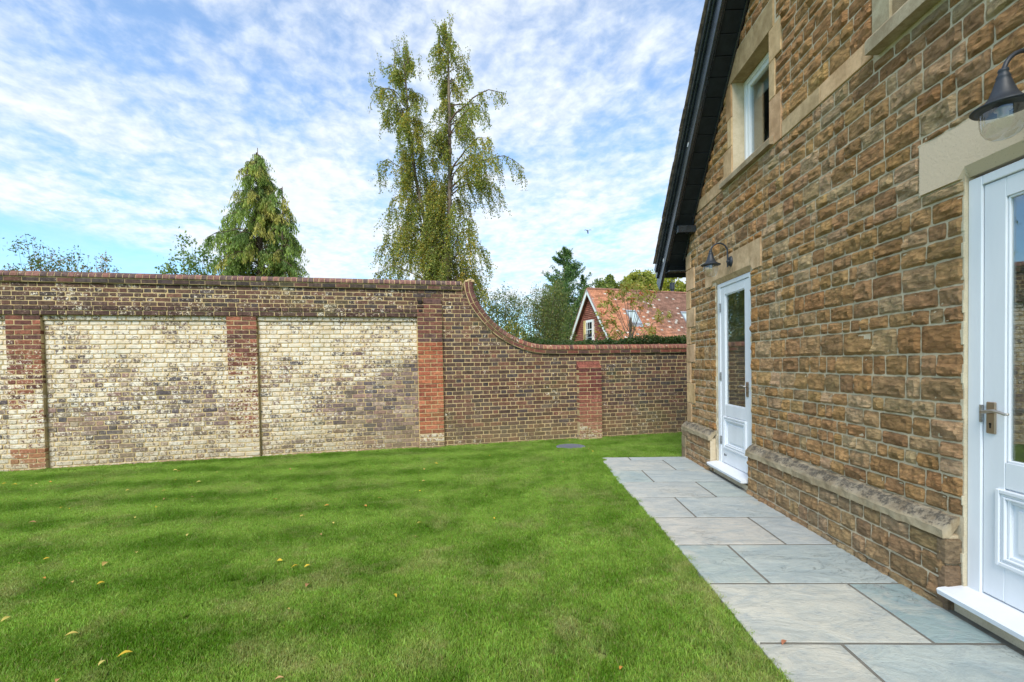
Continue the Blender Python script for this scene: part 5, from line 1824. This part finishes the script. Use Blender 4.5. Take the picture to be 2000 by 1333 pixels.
# ================================================================== DRAIN COVER, BIRD, LEAVES
dc = np.array([1.0, 7.9]); dz = lawn_z(*dc) + .012
dr = empty('drain_cover', (dc[0], dc[1], dz), 'round grey ribbed drain cover set in the lawn near the wall', 'drain cover')
m_ = MB()
lathe(m_, (dc[0], dc[1], dz), [(.245, -.02), (.25, .012), (.235, .016), (.232, .008), (0, .008)], 40)
m_.build('rim', M['grate'], dr)
for k in range(-6, 7):
    x_ = k * .034
    L_ = math.sqrt(max(0, .23 ** 2 - x_ ** 2))
    m_ = MB()
    fr = lambda a, b, c: (dc[0] + a * .93 + b * .37, dc[1] - a * .37 + b * .93, dz + c)
    bbox(m_, fr, x_ - .010, x_ + .010, -L_, L_, .007, .018, .003)
    m_.build('rib', M['grate'], dr)

bp = at(1148, 452, 46)
bd = empty('bird', bp, 'dark bird flying with raised wings in the cloudy sky', 'bird')
bm = MB()
B = np.array(bp)
tube(bm, [B + (.02, -.0, -.24), B + (.01, .0, -.12), B, B + (-.01, 0, .08), B + (-.02, -.02, .13)], [.05, .055, .06, .04, .012], 8)
bm.build('body', M['bird'], bd)
for sg in (-1, 1):
    m_ = MB()
    pr = [(0, 0), (.10, .09), (.20, .15), (.30, .14), (.36, .10)]
    vs = []
    for i, (x_, z_) in enumerate(pr):
        w = (.09, .10, .09, .06, .01)[i]
        for (dy, dz_) in ((-w, 0), (0, .015), (w, 0), (0, -.012)):
            vs.append(B + np.array([sg * x_, dy, z_ + dz_ - .02]))
    m_.add(vs, [(i * 4 + k, i * 4 + (k + 1) % 4, i * 4 + 4 + (k + 1) % 4, i * 4 + 4 + k) for i in range(4) for k in range(4)])
    m_.build('wing', M['bird'], bd)

M['fallen'] = mat_leaf('fallen leaf', .2, .6)
def fallen(px, py, size, col_, label, group='leaves fallen on the lawn', zoff=.030):
    # where the sight line meets the lawn
    r = CR @ np.array([(px - 1000) / FPX, (730.2 - py) / FPX, -1.0])
    z = -.05
    for _ in range(4):
        t__ = (z - CAMH) / r[2]; p = CP + r * t__; z = (0.004 if zoff == 0 else lawn_z(p[0], p[1]) + zoff)
    a = random.uniform(0, 6.28); u = np.array([math.cos(a), math.sin(a), random.uniform(-.25, .25)]); v = np.array([-math.sin(a), math.cos(a), random.uniform(-.3, .3)])
    n_ = np.cross(u, v)
    prof = [(0, .02), (.2, .55), (.45, .8), (.7, .55), (.9, .2), (1.0, .0)]
    vs = []
    for t_, w in prof:
        for s_ in (-1, 0, 1):
            vs.append(p + u * (t_ - .5) * size + v * s_ * w * size * .33 + n_ * size * (.16 * abs(s_) * w + .12 * math.sin(t_ * 3)))
    F = []
    for i in range(5):
        for k in range(2):
            F.append((i * 3 + k, i * 3 + k + 1, i * 3 + k + 4, i * 3 + k + 3))
    o = build('fallen_leaf', vs, F, M['fallen'], None, [(*col_, 0)] * len(vs), smooth=True)
    tag(o, label, 'leaf', group)
YL, OR, BR_ = (.62, .42, .04), (.55, .25, .05), (.38, .20, .09)
fallen(244, 1279, .062, YL, 'bright yellow leaf near the bottom left corner of the lawn')
fallen(199, 1295, .035, (.5, .42, .12), 'pale yellow leaf just beside the bright yellow leaf in the near lawn')
fallen(545, 1327, .045, (.55, .33, .15), 'tan leaf at the bottom edge of the lawn')
fallen(112, 1330, .04, (.55, .28, .12), 'orange tan leaf at the very bottom left of the lawn')
fallen(1213, 1305, .03, OR, 'small orange leaf on the near lawn close to the path')
fallen(197, 1140, .05, YL, 'round golden leaf lying alone on the left of the lawn')
fallen(205, 1102, .07, (.42, .30, .08), 'long brownish leaf above the round golden leaf on the lawn')
fallen(576, 1107, .05, YL, 'slanting yellow leaf, left of a pair in mid lawn')
fallen(600, 1106, .04, YL, 'upright yellow leaf, right of a pair in mid lawn')
fallen(771, 1164, .045, YL, 'lone yellow leaf standing in the grass in the middle of the near lawn')
fallen(638, 988, .05, OR, 'orange leaf, left one of two in the middle lawn')
fallen(713, 989, .055, OR, 'orange leaf, right one of two in the middle lawn')
fallen(11, 1210, .05, (.5, .42, .1), 'yellow leaf at the left edge of the lawn')
fallen(1532, 1256, .045, (.40, .16, .09), 'reddish brown leaf on a paving slab near the lawn edge', 'leaves fallen on the path', 0)
small = [(62, 949), (70, 946), (98, 942), (174, 945), (186, 939), (200, 936), (342, 919), (349, 921), (343, 938), (371, 952), (388, 942), (320, 959), (322, 975), (345, 975), (376, 971), (305, 991), (505, 955), (520, 959), (538, 976), (422, 1001), (120, 992), (135, 994), (63, 1021), (264, 1011), (367, 1045), (36, 1101), (91, 1092), (85, 1130), (142, 1137), (266, 1080), (546, 1096), (600, 1144), (651, 1022), (590, 1009), (820, 959), (827, 940), (852, 906), (957, 890), (819, 1022), (811, 1048), (965, 1013), (742, 974), (563, 1190), (140, 1240), (50, 976), (250, 958), (424, 923), (566, 917), (1113, 861), (1150, 877), (1157, 882), (1100, 903), (828, 917), (8, 945), (28, 947), (626, 1045)]
random.seed(77)
LEAFC = [((.62, .42, .04), 'golden yellow'), ((.62, .42, .04), 'golden yellow'), ((.45, .38, .10), 'olive yellow'), ((.38, .20, .09), 'brown'), ((.6, .47, .12), 'pale yellow'), ((.55, .25, .05), 'orange'), ((.5, .36, .10), 'tan')]
for i, (px, py) in enumerate(small):
    c_, nm_ = random.choice(LEAFC)
    row_ = 'near the wall foot' if py < 930 else ('in the far lawn' if py < 1000 else 'in the mid lawn')
    col_ = 'below the left panel' if px < 440 else ('below the right panel' if px < 820 else 'below the dark brick stretch')
    fallen(px, py, random.uniform(.022, .060), c_, 'small %s leaf %s, %s' % (nm_, row_, col_), 'small autumn leaves scattered over the lawn')

# ================================================================== GRASS
def grass_patch(name, n_, size, h0, h1):
    me_v, me_f, cols = [], [], []
    xy = RNG.uniform(-size / 2, size / 2, (n_, 2))
    az = RNG.uniform(0, 2 * math.pi, n_)
    H = RNG.uniform(h0, h1, n_) * (1 - .25 * RNG.random(n_))
    lean = np.abs(RNG.normal(0, .35, n_)) * H + .002
    wd = RNG.uniform(.0014, .0026, n_)
    V = np.empty((n_, 5, 3))
    dx, dy = np.cos(az), np.sin(az)
    rot = RNG.uniform(0, 2 * math.pi, n_)
    wx, wy = np.cos(rot), np.sin(rot)
    for k, (t_, wm) in enumerate(((0, 1), (0, -1), (.6, -.75), (.6, .75), (1, 0))):
        V[:, k, 0] = xy[:, 0] + dx * lean * t_ ** 1.8 * 1.3 + wx * wd * wm
        V[:, k, 1] = xy[:, 1] + dy * lean * t_ ** 1.8 * 1.3 + wy * wd * wm
        V[:, k, 2] = H * t_ - .008 * (t_ == 0)
    b = np.arange(n_) * 5
    F = np.stack([b, b + 1, b + 2, b, b + 2, b + 3, b + 3, b + 2, b + 4], 1).reshape(-1, 3)
    k = RNG.uniform(.7, 1.35, n_)
    dead = (RNG.random(n_) < .07) * RNG.uniform(.4, 1, n_)
    C = np.empty((n_, 5, 4))
    tint = RNG.uniform(.9, 1.15, (n_, 3))
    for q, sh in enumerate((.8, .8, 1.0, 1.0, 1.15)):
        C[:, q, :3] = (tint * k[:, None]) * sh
        C[:, q, 3] = dead
    me = bpy.data.meshes.new(name)
    me.vertices.add(n_ * 5); me.vertices.foreach_set('co', V.astype(np.float32).ravel())
    me.loops.add(len(F) * 3); me.loops.foreach_set('vertex_index', F.astype(np.int32).ravel())
    me.polygons.add(len(F)); me.polygons.foreach_set('loop_start', np.arange(0, len(F) * 3, 3, dtype=np.int32)); me.polygons.foreach_set('loop_total', np.full(len(F), 3, dtype=np.int32))
    me.update(calc_edges=True)
    ca_ = me.color_attributes.new('col', 'FLOAT_COLOR', 'POINT'); ca_.data.foreach_set('color', C.astype(np.float32).ravel())
    me.materials.append(M['grass'])
    return bpy.data.objects.new(name, me)
PS = .24
patches = [grass_patch('grass_tuft_patch', 4200, PS * 1.30, .014, .032) for _ in range(3)]
pts = []
def ok_lawn(x, y, pad=0.0):
    off = x * NH[0] + y * NH[1]; s = x * DH[0] + y * DH[1]
    if -.5 < s < PATH_END + .02 + pad and off > slab_left(s) + .012 + .03 * mnoise.noise((s * 4.5, 0, 8)) + .012 * mnoise.noise((s * 19, 3, 8)) - pad: return False
    if off > 2.2 and s < 6.95: return False
    if math.hypot(x - dc[0], y - dc[1]) < .26 + pad: return False
    w = (x - W0[0]) * WN[0] + (y - W0[1]) * WN[1]
    u = (x - W0[0]) * WE[0] + (y - W0[1]) * WE[1]
    lim = -.02 - pad
    if -.107 < u < .34 or 2.86 < u < 3.32: lim = -.04 - pad
    if .34 < u < 2.86 or 3.32 < u < 5.93: lim = -.0 - pad
    if 5.93 < u < 6.39: lim = -.08 - pad
    if 8.93 < u < 9.47: lim = -.16 - pad
    return w < lim
y = 0.9
while y < 10.2:
    x = -11.0
    while x < 3.6:
        jx, jy = x + random.uniform(-.03, .03), y + random.uniform(-.03, .03)
        q = cam_px((jx, jy, -.1))
        if q and -1100 < q[0] < 2600 and ok_lawn(jx, jy, PS * .5):
            pts.append((jx, jy, lawn_z(jx, jy) - .004, random.uniform(0, 6.28), random.uniform(.9, 1.1), random.randint(0, 2)))
        x += PS
    y += PS
# finer pieces along edges
epatch = [grass_patch('grass_edge_tuft', 170, .05, .018, .042) for _ in range(3)]
y = 0.9
ept = []
st_ = .045
while y < 10.2:
    x = -11.0
    while x < 3.6:
        jx, jy = x + random.uniform(-.012, .012), y + random.uniform(-.012, .012)
        if ok_lawn(jx, jy, .0) and not ok_lawn(jx, jy, PS * .62):
            q = cam_px((jx, jy, -.1))
            if q and -700 < q[0] < 2300:
                ept.append((jx, jy, lawn_z(jx, jy) - .004, random.uniform(0, 6.28), random.uniform(.8, 1.25), random.randint(3, 5)))
        x += st_
    y += st_
allp = pts + ept
me = bpy.data.meshes.new('grass')
me.vertices.add(len(allp))
me.vertices.foreach_set('co', np.array([p[:3] for p in allp], dtype=np.float32).ravel())
for nm, i, ty in (('rz', 3, 'FLOAT'), ('sc', 4, 'FLOAT'), ('idx', 5, 'INT')):
    a = me.attributes.new(nm, ty, 'POINT')
    a.data.foreach_set('value', np.array([p[i] for p in allp], dtype=np.int32 if ty == 'INT' else np.float32))
grass = bpy.data.objects.new('grass', me); COL.objects.link(grass)
tag(grass, 'short mown green grass with worn straw-coloured patches', 'grass', kind='stuff')
ng = bpy.data.node_groups.new('grass', 'GeometryNodeTree')
ng.interface.new_socket('Geometry', in_out='INPUT', socket_type='NodeSocketGeometry')
ng.interface.new_socket('Geometry', in_out='OUTPUT', socket_type='NodeSocketGeometry')
N = ng.nodes
gi, go = N.new('NodeGroupInput'), N.new('NodeGroupOutput')
join = N.new('GeometryNodeJoinGeometry')
for o in reversed(patches + epatch):
    oi = N.new('GeometryNodeObjectInfo'); oi.inputs['Object'].default_value = o; oi.inputs['As Instance'].default_value = True
    ng.links.new(oi.outputs['Geometry'], join.inputs[0])
iop = N.new('GeometryNodeInstanceOnPoints'); iop.inputs['Pick Instance'].default_value = True
def named(nm, ty):
    nd = N.new('GeometryNodeInputNamedAttribute'); nd.data_type = ty; nd.inputs['Name'].default_value = nm; return nd.outputs['Attribute']
cxyz = N.new('ShaderNodeCombineXYZ'); ng.links.new(named('rz', 'FLOAT'), cxyz.inputs[2])
ng.links.new(gi.outputs[0], iop.inputs['Points']); ng.links.new(join.outputs[0], iop.inputs['Instance'])
ng.links.new(named('idx', 'INT'), iop.inputs['Instance Index'])
ng.links.new(cxyz.outputs[0], iop.inputs['Rotation']); ng.links.new(named('sc', 'FLOAT'), iop.inputs['Scale'])
ng.links.new(iop.outputs[0], go.inputs[0])
md = grass.modifiers.new('grass', 'NODES'); md.node_group = ng
print('birch leaves', nb, 'grass patches', len(pts), 'edge tufts', len(ept), 'objects', len(bpy.data.objects))
